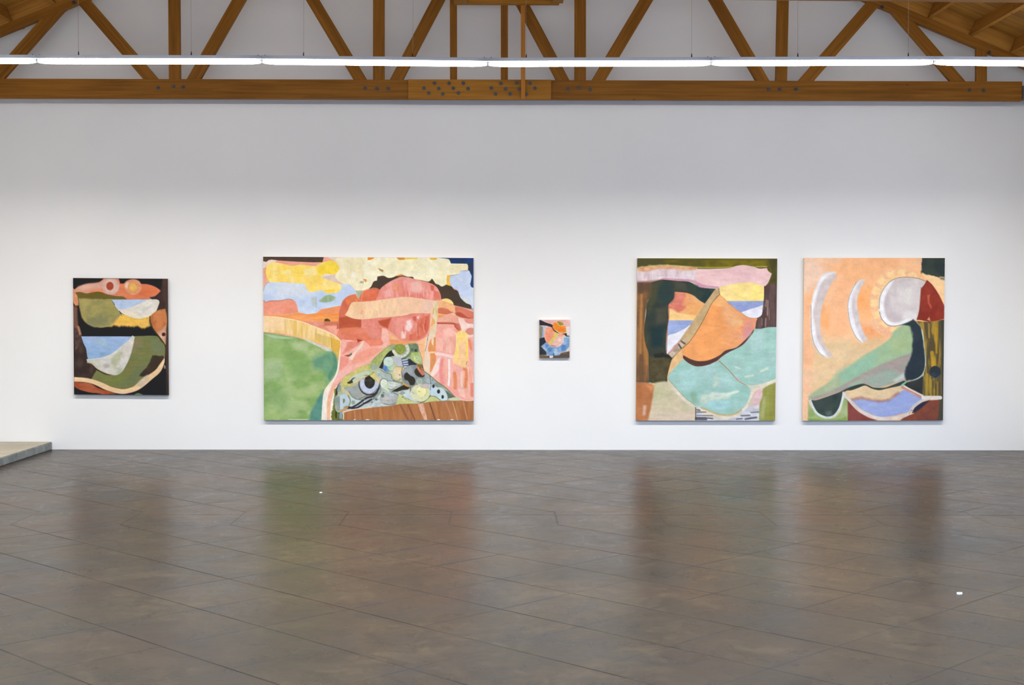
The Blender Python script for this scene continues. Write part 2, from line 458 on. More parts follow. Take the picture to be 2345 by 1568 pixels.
# steel shoe at the right end of the bottom chord
p = at(2341, 212, TRUSS_Y)
bm = box_bm(p.x, XR-0.002, TRUSS_Y-0.012, TRUSS_Y+CH_T+0.01, p.z-0.085, p.z+0.085)
o = bm_obj('steel_bracket', bm, M_steel, truss); o.matrix_parent_inverse = Matrix.Translation(-TB)
tag(truss, 'brown timber roof truss spanning the white wall above the paintings', 'truss')

# the next truss towards the viewer, only the lower edge of its bottom chord dips into the picture
y2 = TRUSS_Y
best = None
for k in range(700):
    yy = 9.5+k*0.01
    if at(2345, 5.0, yy).z >= CZ(cr.x)-0.1225:
        y2 = yy; break
t2 = empty('roof_truss', (XC, y2-0.2, TB.z)); t2.rotation_euler.z = radians(1.5)
for ch in list(truss.children):
    if ch.name.split('.')[0] in ('bolt', 'steel_bracket', 'splice_board'): continue
    c = ch.copy(); COL.objects.link(c); c.parent = t2
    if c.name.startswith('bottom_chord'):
        c.data = c.data.copy(); c.data.materials[0] = M_wood_pale_lit  # paler timber paints in the lamp light falling on this chord
tag(t2, 'second timber truss, lower edge coloured as if lit, running along the top edge of the photo', 'truss')
print('TRUSS2 at', y2)

# purlins resting on the top chords, running the length of the hall, with blocking between them
def on_chord(x): return under(x)+vTC
xs_r = [at(px, py, TRUSS_Y).x for px, py in ((1940, -38), (2034, 3), (2128, 42), (2223.6, 83), (2316, 128))]
xs_r += [xs_r[-1]+0.495]
xs_l = [at(px, 20, TRUSS_Y).x for px in (224, 124, 24)]
xs_l += [xs_l[-1]-0.51, xs_l[-1]-1.02]
AX = math.atan(SLOPE)
def purlin(x, side):
    bm = box_bm(-0.02, 0.02, 0, WALL_Y-y2-0.002, 0, PUR, 0.002)
    # long axis along local X for the grain: rotate mesh
    bmesh.ops.rotate(bm, verts=bm.verts[:], matrix=Matrix.Rotation(-pi/2, 3, 'Z'))
    o = bm_obj('roof_purlin', bm, M_purlin)
    o.matrix_world = Matrix.Translation((x, y2, on_chord(x))) @ Matrix.Rotation(AX if side > 0 else -AX, 4, 'Y') @ Matrix.Rotation(pi/2, 4, 'Z')
    return o
def block(xa, xb, side):
    a, c = sorted((xa, xb)); a += 0.021; c -= 0.021
    L = (c-a)/cos(AX)
    bm = box_bm(-L/2, L/2, 0, 0.04, 0, PUR-0.004, 0.002)
    xm = (a+c)/2
    o = bm_obj('blocking_board', bm, M_purlin)
    o.matrix_world = Matrix.Translation((xm, TRUSS_Y+0.005, on_chord(xm)+0.001)) @ Matrix.Rotation(AX if side > 0 else -AX, 4, 'Y')
    return o
nr = ['first', 'second', 'third', 'fourth', 'fifth', 'sixth']
for i, x in enumerate(xs_r):
    tag(purlin(x, 1), f'timber purlin under the right roof slope, {nr[i]} from the ridge side', 'beam', 'purlins on the right slope')
for i, x in enumerate(xs_l):
    tag(purlin(x, -1), f'timber purlin under the left roof slope, {nr[i]} from the ridge side', 'beam', 'purlins on the left slope')
for i in range(len(xs_r)-1):
    tag(block(xs_r[i], xs_r[i+1], 1), f'short blocking board on the right truss slope, {nr[i]} from the ridge side', 'board', 'blocking on the right slope')
for i in range(len(xs_l)-1):
    tag(block(xs_l[i], xs_l[i+1], -1), f'short blocking board on the left truss slope, {nr[i]} from the ridge side', 'board', 'blocking on the left slope')

# pale upright and overhead hatch frame in front of the truss
HY = TRUSS_Y-0.18
HZ = at(1160, 7, HY).z
pa = at(1198, 6, HY); pb = at(1198, 225, TRUSS_Y-0.08)
up = empty('timber_upright', (pb.x, TRUSS_Y-0.09, pb.z))
beam('stud', (pb.x, 0, pb.z-0.0), (pa.x, 0, HZ-0.105), 0.054, 0.045, M_wood_pale_lit, up, y_front=TRUSS_Y-0.08, base=up.location, bevel=0.003)
beam('extension', (pa.x, 0, HZ-0.104), (pa.x, 0, HZ-0.001), 0.058, 0.05, M_wood_pale_lit, up, y_front=TRUSS_Y-0.085, base=up.location, bevel=0.003)
tag(up, 'slender pale timber upright fixed in front of the truss near its centre', 'post')
hf = empty('overhead_hatch', (at(1160, 7, HY).x, 17.1, HZ))
hx0, hx1 = at(1039, 6, HY).x, at(1281, 6, HY).x
def hb(name, x0, x1, y0, y1, z0, z1, mat):
    o = bm_obj(name, box_bm(x0, x1, y0, y1, z0, z1, 0.003), mat, hf)
    o.matrix_parent_inverse = Matrix.Translation(-hf.location)
    return o
hb('rear_rail', hx0, hx1, 17.53, 17.655, HZ, HZ+0.04, M_plate)
hb('front_rail', hx0, hx1, 16.45, 16.57, HZ, HZ+0.04, M_plate)
hb('side_rail', hx0, hx0+0.165, 16.57, 17.53, HZ, HZ+0.04, M_plate)
hb('side_rail', hx1-0.09, hx1+0.045, 16.57, 17.53, HZ, HZ+0.04, M_plate)
hb('panel', hx0+0.01, hx1-0.01, 16.46, 17.64, HZ+0.041, HZ+0.06, M_wood)
tag(hf, 'flat timber hatch frame overhead at the top edge, carried by the pale upright', 'hatch')

# ------------------------------------------------------------------ fluorescent fixtures
joints = [(-430, 131), (85, 133.5), (600, 134.5), (1117, 140.0), (1628, 138.5), (2137, 136.5), (2652, 142)]
TR = 0.0265
def tube_bm(L):
    prof = [(-L/2, 0.010), (-L/2+0.02, 0.016), (-L/2+0.06, 0.0215), (-L/2+0.11, 0.025), (-L/2+0.15, TR), (L/2-0.15, TR), (L/2-0.11, 0.025), (L/2-0.06, 0.0215), (L/2-0.02, 0.016), (L/2, 0.010)]
    bm = bmesh.new(); rings = []
    for x, r in prof:
        rings.append([bm.verts.new((x, r*cos(t*pi/8), r*sin(t*pi/8))) for t in range(16)])
    for a, c in zip(rings, rings[1:]):
        for i in range(16): bm.faces.new((a[i], a[(i+1) % 16], c[(i+1) % 16], c[i]))
    bm.faces.new(rings[0][::-1]); bm.faces.new(rings[-1])
    return bm
def fixture(a, c, wires=(), label=None, cool=False):
    """one fixture from a to c (points on the bottom edge of the housing)"""
    mid = (a+c)/2; L = (c-a).length-0.006
    root = empty('fluorescent_light', mid)
    root.rotation_euler = (0, -math.atan2(c.z-a.z, c.x-a.x), 0)
    # channel housing: shallow tray with sloping sides
    bm = bmesh.new()
    prof = [(-0.036, 0.0), (0.036, 0.0), (0.052, 0.033), (-0.052, 0.033)]
    e0 = [bm.verts.new((-L/2, y, z)) for y, z in prof]; e1 = [bm.verts.new((L/2, y, z)) for y, z in prof]
    bm.faces.new(e0); bm.faces.new(e1[::-1])
    for i in range(4):
        j = (i+1) % 4; bm.faces.new((e0[i], e0[j], e1[j], e1[i]))
    bm_obj('housing', bm, M_housing, root)
    o = bm_obj('tube', tube_bm(L-0.012), M_tube, root, True); o.location = (0, 0, -TR-0.003)
    # the lamp's downward light, as wide as the tube
    la = bpy.data.lights.new('tube_light', 'AREA'); la.shape = 'RECTANGLE'; la.size = L-0.3; la.size_y = 0.04
    la.energy = LAMP_W; la.spread = radians(145); la.color = (0.62, 0.80, 1.0) if cool else TUBE_COLOR; la.energy *= 1.9 if cool else 1.0
    if cool: la.spread = radians(152)
    lo_ = bpy.data.objects.new('tube_light', la); COL.objects.link(lo_); lo_.parent = root; lo_.location = (0, 0, -2*TR-0.006)
    for s in (-1, 1):
        bm = box_bm(s*(L/2-0.003)-0.003, s*(L/2-0.003)+0.003, -0.012, 0.012, -0.036, 0.0, 0.001)
        bm_obj('lamp_holder', bm, M_housing, root)
    for s in (-1, 1):
        bm = cyl_bm(0.006, 0.012, 8, 'Z', center=(s*(L/2-0.035), -0.03, 0.036))
        bm_obj('fastener', bm, M_bolt, root)
    for w in wires:
        top = under(w)+vTC+vPUR-0.003
        bm = cyl_bm(0.002, top-mid.z-0.033, 6, 'Z', center=(w-mid.x, 0, (top-mid.z+0.033)/2))
        wo = bm_obj('suspension_wire', bm, M_wire, root)
        bm = cyl_bm(0.009, 0.05, 8, 'Z', center=(w-mid.x, 0, 0.055), r2=0.004)
        bm_obj('wire_grip', bm, M_bolt, wo)
    if label: tag(root, label, 'light fixture', 'fluorescent strip lights in one continuous row')
    return root
wx = {0: [], 1: [180, 438], 2: [695, 945], 3: [1235, 1500], 4: [1827, 2080], 5: []}
wx[3] = [1205, 1584]
names = ['partly visible fluorescent strip light at the far left end of the row', 'lit fluorescent strip light above the dark vase-like painting',
 'lit fluorescent strip light above the large pink landscape painting', 'lit fluorescent strip light over the smallest painting and the pale upright',
 'lit fluorescent strip light above the green and orange canvas', 'partly visible fluorescent strip light at the far right end of the row']
for i in range(6):
    a = at(joints[i][0], joints[i][1]+1, LIGHT_Y); c = at(joints[i+1][0], joints[i+1][1]+1, LIGHT_Y)
    fixture(a, c, [at(px, 130, LIGHT_Y).x for px in wx[i]], names[i])
# unseen rows added nearer the viewer, tinted cool to blue the lower wall
for ry in (9.6, 4.2):
    z = at(1172, 139, LIGHT_Y).z
    for k in range(4):
        x0 = -6.2+k*2.9
        r = fixture(Vector((x0, ry, z)), Vector((x0+2.42, ry, z)), [x0+0.6, x0+1.8], None, True)
        tag(r, 'added unseen fluorescent strip light in a row nearer the viewer', 'light fixture', 'added unseen fluorescent strip lights nearer the viewer')

# small scraps on the floor
for px, py, s in ((2197, 1359, 0.022), (735, 1128, 0.014)):
    g = ground(px, py)
    bm = bmesh.new()
    ring = [(-1, -.4), (-.3, -.7), (.7, -.5), (1, .1), (.4, .6), (-.6, .5)]
    lo = [bm.verts.new((x*s, y*s*1.6, 0.0)) for x, y in ring]; hi = [bm.verts.new((x*s*.9, y*s*1.4, 0.004+0.005*abs(x))) for x, y in ring]
    bm.faces.new(lo[::-1]); bm.faces.new(hi)
    for i in range(6): bm.faces.new((lo[i], lo[(i+1) % 6], hi[(i+1) % 6], hi[i]))
    o = bm_obj('paper_scrap', bm, M_paper); o.location = g
    tag(o, 'tiny white paper scrap on the floor at the right' if px > 1500 else 'tiny white speck of paper on the floor in front of the large painting', 'scrap')
#PAINTINGS
# ------------------------------------------------------------------ paintings
# Each canvas is a fine grid whose paint colours are brushed on as shapes (vertex paint); coordinates of
# the shapes are in units of the canvas sketch they were drawn on, mapped to the canvas by its corners.
class Canvas:
    def __init__(self, name, px, corners, sketch, ground_col, seed):
        # px: canvas corners on the photo TL,TR,BR,BL; corners: the same in sketch units
        self.name = name; self.px = px; self.seed = seed
        self.nx = int(px[1][0]-px[0][0])+1; self.ny = int(px[3][1]-px[0][1])+1
        u = np.linspace(0, 1, self.nx); v = np.linspace(0, 1, self.ny)
        U, V = np.meshgrid(u, v)
        c = np.array(corners, float)
        self.X = (1-U)*(1-V)*c[0,0]+U*(1-V)*c[1,0]+U*V*c[2,0]+(1-U)*V*c[3,0]
        self.Y = (1-U)*(1-V)*c[0,1]+U*(1-V)*c[1,1]+U*V*c[2,1]+(1-U)*V*c[3,1]
        self.unit = (c[1,0]-c[0,0])/self.nx          # sketch units per grid cell
        self.C = np.zeros((self.ny, self.nx, 3)); self.C[:] = ground_col
        self.k = 0; self.off = (0, 0); self.sc = 1.0
    def noise(self, sx, sy, X=None, Y=None):
        """smooth value noise, -1..1"""
        self.k += 1
        rs = np.random.RandomState(self.seed*1000+self.k)
        X = self.X if X is None else X; Y = self.Y if Y is None else Y
        out = 0; amp = 1.0; tot = 0
        for o in range(3):
            g = rs.rand(64, 64)*2-1
            a = X/(sx*self.sc)*2**o+rs.rand()*40; b = Y/(sy*self.sc)*2**o+rs.rand()*40
            i = np.floor(a).astype(int); j = np.floor(b).astype(int)
            fa = a-i; fb = b-j; fa = fa*fa*(3-2*fa); fb = fb*fb*(3-2*fb)
            g00 = g[j % 64, i % 64]; g10 = g[j % 64, (i+1) % 64]; g01 = g[(j+1) % 64, i % 64]; g11 = g[(j+1) % 64, (i+1) % 64]
            out = out + amp*((g00*(1-fa)+g10*fa)*(1-fb)+(g01*(1-fa)+g11*fa)*fb); tot += amp; amp *= 0.55
        return out/tot*1.6
    def T(self, pts):
        return np.array([(x*self.sc+self.off[0], y*self.sc+self.off[1]) for x, y in pts], float)
    @staticmethod
    def spline(p, closed=True, n=5):
        N = len(p); out = []
        rng = range(N) if closed else range(N-1)
        for i in rng:
            if closed: a, b, c, d = p[i-1], p[i], p[(i+1) % N], p[(i+2) % N]
            else: a, b, c, d = p[max(i-1, 0)], p[i], p[i+1], p[min(i+2, N-1)]
            # keep hard corners hard
            e1, e2 = c-b, b-a
            l = np.linalg.norm(e1)+1e-6
            m1 = (c-a)*0.5; m2 = (d-b)*0.5
            for mm in (m1, m2):
                q = np.linalg.norm(mm)
                if q > l: mm *= l/q
            v1 = (b-a); v2 = (d-c)
            if np.dot(v1, e1) < 0.45*np.linalg.norm(v1)*l: m1 = e1*0.6
            if np.dot(v2, e1) < 0.45*np.linalg.norm(v2)*l: m2 = e1*0.6
            for t in np.arange(n)/n:
                out.append((2*t**3-3*t**2+1)*b+(t**3-2*t**2+t)*m1+(-2*t**3+3*t**2)*c+(t**3-t**2)*m2)
        if not closed: out.append(p[-1])
        return np.array(out)
    def sdf(self, pts, X, Y, closed=True):
        """signed distance, positive inside (closed) or -distance to the line (open)"""
        d = np.full(X.shape, 1e9); ins = np.zeros(X.shape, bool)
        N = len(pts)
        for i in range(N if closed else N-1):
            x0, y0 = pts[i]; x1, y1 = pts[(i+1) % N]
            dx, dy = x1-x0, y1-y0; L = dx*dx+dy*dy+1e-9
            t = np.clip(((X-x0)*dx+(Y-y0)*dy)/L, 0, 1)
            d = np.minimum(d, (X-x0-t*dx)**2+(Y-y0-t*dy)**2)
            if closed:
                cond = ((y0 > Y) != (y1 > Y)) & (X < dx*(Y-y0)/(dy if abs(dy) > 1e-9 else 1e-9)+x0)
                ins ^= cond
        d = np.sqrt(d)
        return np.where(ins, d, -d) if closed else -d
    def put(self, sl, a, col):
        self.C[sl] = self.C[sl]*(1-a[..., None])+col*a[..., None]
    def region(self, pts, m):
        x0, y0 = pts.min(0)-m; x1, y1 = pts.max(0)+m
        msk = (self.X >= x0) & (self.X <= x1) & (self.Y >= y0) & (self.Y <= y1)
        js = np.where(msk.any(1))[0]; is_ = np.where(msk.any(0))[0]
        if len(js) == 0 or len(is_) == 0: return None
        return (slice(js[0], js[-1]+1), slice(is_[0], is_[-1]+1))
    def colour(self, sl, c, c2, n, grad, var, X, Y, mid=0.5, hard=1.6):
        c = np.array(c, float)
        col = np.zeros(X.shape+(3,)); col[:] = c
        if grad:
            (ax, ay), (bx, by), gc = grad
            ax, ay, bx, by = [q for p in self.T([(ax, ay), (bx, by)]) for q in p]
            t = np.clip(((X-ax)*(bx-ax)+(Y-ay)*(by-ay))/((bx-ax)**2+(by-ay)**2), 0, 1)
            t = t*t*(3-2*t)
            col = col*(1-t[..., None])+np.array(gc, float)*t[..., None]
        if c2 is not None:
            w = np.clip((self.noise(n[0], n[1], X, Y)*hard*0.5+mid), 0, 1)
            col = col*(1-w[..., None])+np.array(c2, float)*w[..., None]
        if var:
            col = col*(1+var*self.noise(n[0]*0.5, n[1]*0.5, X, Y)[..., None])
        return col
    def S(self, pts, c, c2=None, n=(120, 120), soft=None, rag=0, ragn=(40, 40), sm=True, grad=None, var=0.035, mid=0.4, hard=1.6, op=1.0):
        p = self.T(pts)
        if sm: p = self.spline(p)
        soft = (self.unit*0.9 if soft is None else soft*self.sc)
        sl = self.region(p, soft*2+rag*self.sc*2+2)
        if sl is None: return
        X, Y = self.X[sl], self.Y[sl]
        d = self.sdf(p, X, Y)
        if rag: d = d+rag*self.sc*self.noise(ragn[0], ragn[1], X, Y)
        a = np.clip(d/soft+0.5, 0, 1)*op
        self.put(sl, a, self.colour(sl, c, c2, n, grad, var, X, Y, mid, hard))
    def E(self, cx, cy, rx, ry, c, c2=None, ring=None, soft=None, n=(60, 60), var=0.03, op=1.0, **kw):
        t = np.linspace(0, 2*pi, 25)[:-1]
        pts = [(cx+rx*cos(q), cy+ry*sin(q)) for q in t]
        if ring: self.L(pts+[pts[0]], ring, c, var=var)
        else: self.S(pts, c, c2, n=n, soft=soft, var=var, sm=False, op=op, **kw)
    def L(self, pts, w, c, c2=None, soft=None, n=(60, 60), rag=0, ragn=(30, 30), sm=True, var=0.03, op=1.0):
        p = self.T(pts)
        if sm: p = self.spline(p, closed=False)
        w = w*self.sc
        soft = (self.unit*0.9 if soft is None else soft*self.sc)
        sl = self.region(p, w+soft*2+2)
        if sl is None: return
        X, Y = self.X[sl], self.Y[sl]
        d = self.sdf(p, X, Y, False)+w/2
        if rag: d = d+rag*self.sc*self.noise(ragn[0], ragn[1], X, Y)
        a = np.clip(d/soft+0.5, 0, 1)*op*min(1.0, 0.25+w/self.unit*0.36)
        self.put(sl, a, self.colour(sl, c, c2, n, None, var, X, Y))
    def B(self, pts, dirs, count, w, ln, cols, op=0.5, seed=1):
        """scattered brush marks inside a polygon"""
        rs = np.random.RandomState(self.seed*77+seed)
        p = self.T(pts); x0, y0 = p.min(0); x1, y1 = p.max(0); k = 0
        for _ in range(count*6):
            x, y = rs.uniform(x0, x1), rs.uniform(y0, y1)
            if self.sdf(p, np.array([[x]]), np.array([[y]]))[0, 0] < w*self.sc*0.5: continue
            l = ln*self.sc*rs.uniform(.5, 1.2); a = dirs+rs.uniform(-.15, .15)
            q = np.array([(x-cos(a)*l/2, y-sin(a)*l/2), (x+cos(a)*l/2, y+sin(a)*l/2)])
            s, o = self.sc, self.off; self.sc, self.off = 1.0, (0, 0)
            self.L(q, w*s*rs.uniform(.6, 1.3), cols[rs.randint(len(cols))], soft=w*s*0.5, sm=False, op=op)
            self.sc, self.off = s, o
            k += 1
            if k >= count: break
    def build(self, label, depth=0.042, group=None, mottle=0.03):
        C = self.C
        # canvas weave and brush variation
        C = C*(1+mottle*self.noise(self.unit*14, self.unit*5)[..., None]+0.02*self.noise(self.unit*3, self.unit*3)[..., None])
        g = C.mean(-1, keepdims=True); C = C*0.94+g*0.06
        C = np.clip(C, 0, 255)/255.0
        lin = np.where(C <= 0.04045, C/12.92, ((C+0.055)/1.055)**2.4)
        yw = WALL_Y-0.006; yf = yw-depth
        q = [at(x, y, yf) for x, y in self.px]
        u = np.linspace(0, 1, self.nx); v = np.linspace(0, 1, self.ny); U, V = np.meshgrid(u, v)
        co = np.zeros((self.ny, self.nx, 3))
        for a, w in zip(q, ((1-U)*(1-V), U*(1-V), U*V, (1-U)*V)):
            co[..., 0] += w*a.x; co[..., 2] += w*a.z
        co[..., 1] = yf
        ctr = sum(q, Vector())/4; base = Vector((ctr.x, yw, min(a.z for a in q)))
        root = empty('painting', base)
        co -= np.array(base)
        nx, ny = self.nx, self.ny
        me = bpy.data.meshes.new('painted_face')
        idx = np.arange(nx*ny).reshape(ny, nx)
        f = np.stack([idx[:-1, :-1], idx[1:, :-1], idx[1:, 1:], idx[:-1, 1:]], -1).reshape(-1, 4)
        me.vertices.add(nx*ny); me.vertices.foreach_set('co', co.reshape(-1).astype(np.float32))
        me.loops.add(len(f)*4); me.loops.foreach_set('vertex_index', f.reshape(-1).astype(np.int32))
        me.polygons.add(len(f)); me.polygons.foreach_set('loop_start', (np.arange(len(f))*4).astype(np.int32))
        me.update(calc_edges=True)
        at_ = me.color_attributes.new('paint', 'FLOAT_COLOR', 'POINT')
        at_.data.foreach_set('color', np.concatenate([lin, np.ones((ny, nx, 1))], -1).reshape(-1).astype(np.float32))
        link('painted_face', me, M_paint, root)
        # wrapped canvas sides, slightly inside the face, and the stretcher bars behind
        Q = [Vector(a)-base for a in q]
        bm = bmesh.new()
        fr = [bm.verts.new((a.x, yf-base.y+0.0004, a.z)) for a in Q]; bk = [bm.verts.new((a.x, -0.001, a.z)) for a in Q]
        for i in range(4):
            j = (i+1) % 4; bm.faces.new((fr[i], fr[j], bk[j], bk[i]))
        bm.faces.new(fr)
        bm_obj('canvas', bm, self.edge, root)
        bm = bmesh.new()
        x0, x1 = min(a.x for a in Q)+.012, max(a.x for a in Q)-.012; z0, z1 = min(a.z for a in Q)+.012, max(a.z for a in Q)-.012
        w = min(0.05, (x1-x0)*.15)
        for bx in ((x0, x1, z0, z0+w), (x0, x1, z1-w, z1), (x0, x0+w, z0+w, z1-w), (x1-w, x1, z0+w, z1-w)):
            box_bm(bx[0], bx[1], yf-base.y+0.006, 0.004, bx[2], bx[3], bm=bm)
        bm_obj('stretcher', bm, M_stretch, root)
        tag(root, label, 'painting', group)
        return root

mt, nt, b = newmat('oil_paint')
an = nt.nodes.new('ShaderNodeAttribute'); an.attribute_name = 'paint'
nt.links.new(an.outputs['Color'], b.inputs['Base Color'])
tc = nt.nodes.new('ShaderNodeTexCoord')
w1 = noise(nt, tc.outputs['Object'], 90, 3, 0.6, (1, 1, 0.4))
b.inputs['Roughness'].default_value = 0.7
b.inputs['Specular IOR Level'].default_value = 0.25
bp = nt.nodes.new('ShaderNodeBump'); bp.inputs['Strength'].default_value = 0.08; bp.inputs['Distance'].default_value = 0.001
nt.links.new(w1, bp.inputs['Height']); nt.links.new(bp.outputs[0], b.inputs['Normal'])
M_paint = mt
M_edge_dark = plain('painted_canvas_edge', (60, 48, 40), 0.8)
Canvas.edge = M_edge

# ---- 1: dark canvas with the stacked bowl shapes
K = (18, 18, 21)
p = Canvas('p1', [(167.2, 636.2), (382.8, 638), (385.4, 904.5), (169.6, 903)], [(90, 86), (1215, 95), (1228, 1487), (103, 1480)], None, K, 1)
p.edge = M_edge_dark
S, E, L = p.S, p.E, p.L
# warm brown edge strips
S([(80,415),(140,425),(152,600),(150,690),(190,760),(190,850),(110,900),(80,900)], (74,52,44), (130,96,82), n=(40,260), soft=12)
S([(80,200),(125,240),(145,300),(158,412),(120,420),(98,385),(80,300)], (205,128,84), (222,150,105), soft=8)
S([(100,430),(140,440),(135,560),(150,650),(135,700),(100,640)], (118,78,62), soft=20)
S([(1160,90),(1240,90),(1240,1500),(1222,1300),(1205,1180),(1195,1000),(1197,880),(1212,620),(1208,470),(1125,465),(1085,500),(1105,420),(1122,365),(1090,342),(1010,336),(1012,314),(1085,300),(1130,245),(1150,160)], (52,34,31), (70,46,38), n=(60,120), rag=5)
S([(1180,90),(1215,90),(1222,1480),(1205,1480),(1200,900)], (74,50,40), soft=14, op=.7)
# salmon mass with the two discs
S([(98,240),(130,205),(190,175),(260,155),(340,150),(400,138),(440,110),(475,80),(620,80),(645,120),(652,152),(700,150),(730,120),(780,104),(840,104),(885,125),(905,155),(980,160),(1060,185),(1115,218),(1137,240),(1105,275),(1065,305),(1010,315),(1010,341),(740,342),(690,312),(600,303),(500,285),(430,258),(380,252),(320,260),(250,272),(180,256),(115,256)],
  (214,150,122), (222,118,78), n=(220,120), soft=10, grad=((450,200),(750,200),(216,120,78)), mid=.25)
S([(150,190),(260,160),(400,142),(440,150),(450,210),(330,215),(200,228)], (214,172,155), soft=40, op=.8)
S([(820,240),(980,215),(1100,235),(1000,290),(860,300)], (200,98,50), soft=60, op=.55)
E(540,183,104,101,(203,160,146),(212,175,160),n=(90,90))
E(540,187,72,82,(214,178,166),soft=18)
E(531,183,44,50,(150,50,24),(165,66,34),soft=8)
E(808,196,100,92,(212,138,98),(218,152,112),soft=14)
E(735,172,26,34,(228,196,170),soft=26)
E(808,200,66,66,(218,150,98),soft=12)
E(808,201,44,44,(228,180,84),(222,168,76),soft=8)
# olive ridge, upper bowl
S([(115,258),(180,256),(250,272),(320,260),(380,252),(440,260),(500,288),(600,303),(690,314),(745,342),(160,332),(140,300)], (96,84,20), (112,92,28), n=(160,60))
S([(155,330),(552,340),(580,400),(620,460),(670,520),(640,540),(600,590),(560,630),(530,664),(460,676),(400,680),(310,662),(245,622),(200,570),(180,500),(163,415)],
  (128,128,82), (158,148,84), n=(130,90), soft=8, rag=4, mid=.42)
S([(170,340),(300,345),(280,400),(230,500),(195,470)], (172,156,90), soft=50, op=.8)
S([(430,400),(560,380),(610,470),(580,530),(500,540)], (160,148,78), soft=50, op=.6)
S([(260,560),(500,560),(520,640),(350,670),(260,620)], (118,118,84), soft=40, op=.7)
L([(163,420),(185,520),(215,590),(260,632)], 8, (110,72,50))
S([(550,342),(1000,342),(900,380),(800,420),(740,450),(640,470),(595,410)], (166,186,222), (176,192,220), grad=((600,350),(750,450),(172,196,226)))
L([(600,412),(640,468),(740,452),(850,412),(940,372),(1020,345)], 22, (196,202,216))
S([(638,470),(740,452),(850,412),(940,372),(1020,345),(1075,340),(1112,352),(1122,378),(1105,430),(1082,485),(1022,545),(950,568),(880,577),(800,562),(720,532),(670,505)],
  (214,208,198), (228,222,208), n=(160,60), soft=6)
S([(880,470),(1000,410),(1060,390),(1000,450),(930,500)], (190,192,184), soft=30, op=.6)
S([(650,475),(740,470),(860,520),(900,565),(760,545),(690,515)], (228,214,190), soft=20, op=.8)
L([(676,522),(638,548),(600,590),(548,655)], 18, (150,134,76)); L([(680,528),(800,566),(880,580),(1000,552)], 14, (226,190,110))
S([(672,530),(720,535),(800,564),(880,579),(960,567),(1006,548),(1005,600),(1018,655),(990,676),(920,688),(850,668),(780,672),(740,660),(660,665),(590,656),(540,664),(600,590),(635,550)],
  (236,188,72), (228,176,80), n=(140,60), soft=26, rag=9, ragn=(30,120))
S([(900,600),(1005,560),(1005,650),(900,660)], (222,172,92), soft=50, op=.6)
# orange flank on the right
S([(1010,548),(1060,500),(1125,464),(1190,455),(1206,520),(1212,620),(1200,720),(1195,880),(1180,885),(1130,805),(1085,740),(1045,680),(1018,620)],
  (196,118,66), (168,92,48), n=(60,150), soft=6)
S([(1060,500),(1190,460),(1206,540),(1200,620),(1120,580),(1040,620)], (206,128,72), soft=30, op=.7)
S([(1088,742),(1140,710),(1200,650),(1202,760),(1195,880),(1170,860),(1130,805)], (206,168,142), (192,140,110), soft=22)
E(1173,760,23,23,(72,26,14),soft=6)
L([(1008,545),(1012,612),(1045,690),(1090,752),(1150,828),(1188,895),(1192,980),(1186,1040)], 13, (52,46,26))
# black void band (bare ground) stays; lower bowl
S([(105,800),(190,795),(215,880),(250,960),(262,1060),(310,1105),(372,1188),(300,1285),(205,1285),(105,1265)], (48,33,29), (70,52,44), n=(60,90), rag=6)
S([(110,690),(150,690),(180,760),(180,800),(160,900),(115,960)], (98,72,66), (60,42,38), n=(40,60), soft=20)
S([(135,655),(165,665),(192,762),(165,772)], (168,114,88), soft=12)
S([(825,782),(1085,778),(1140,838),(1186,900),(1186,1030),(1160,1090),(1080,1190),(1000,1260),(900,1340),(800,1395),(690,1418),(560,1400),(440,1345),(300,1305),(372,1188),(480,1240),(580,1245),(680,1200),(740,1100),(790,960)],
  (118,116,62), (106,116,66), n=(200,26), soft=6, mid=.5, hard=2)
S([(840,785),(900,785),(930,870),(850,960),(800,1000),(805,900)], (128,116,84), soft=30, op=.7)
S([(1010,790),(1130,850),(1180,910),(1170,1000),(1040,990)], (106,120,92), soft=40, op=.6)
S([(850,1150),(960,1100),(900,1300),(760,1370),(640,1380),(760,1290)], (96,110,78), soft=60, op=.6)
S([(400,1215),(560,1270),(720,1240),(700,1340),(520,1360)], (116,124,56), soft=50, op=.6)
S([(190,784),(800,785),(752,842),(655,922),(560,990),(440,1045),(270,1066),(256,1000),(245,930),(212,860)],
  (160,180,220), (138,172,212), n=(150,70), grad=((450,785),(450,1060),(136,172,212)))
S([(360,830),(480,820),(520,900),(400,880)], (168,188,196), soft=40, op=.6)
E(440,995,36,22,(116,150,185),soft=30,op=.6)
L([(262,1066),(420,1050),(560,996),(655,922),(752,842),(802,785)], 20, (200,202,204))
S([(800,785),(828,785),(792,960),(750,1080),(690,1190),(640,1236),(580,1248),(480,1222),(380,1172),(315,1112),(258,1096),(260,1066),(420,1052),(560,997),(660,922),(752,842)],
  (206,202,196), (178,180,158), n=(90,90), soft=6, mid=.35)
S([(700,900),(800,800),(815,830),(780,960),(720,1080),(690,1000)], (214,206,200), soft=30, op=.8)
S([(560,1040),(640,960),(680,980),(640,1080),(590,1150),(540,1120)], (160,166,126), soft=36, op=.7)
E(490,1135,40,26,(168,164,156),soft=30)
L([(258,1098),(315,1114),(380,1174),(480,1226),(580,1250)], 7, (196,140,110))
S([(1042,1012),(1168,1016),(1176,1050),(1130,1110),(1080,1182),(1000,1240),(940,1262),(885,1258),(900,1222),(958,1162),(1004,1092)], (50,38,26), (62,48,34), soft=10, rag=5)
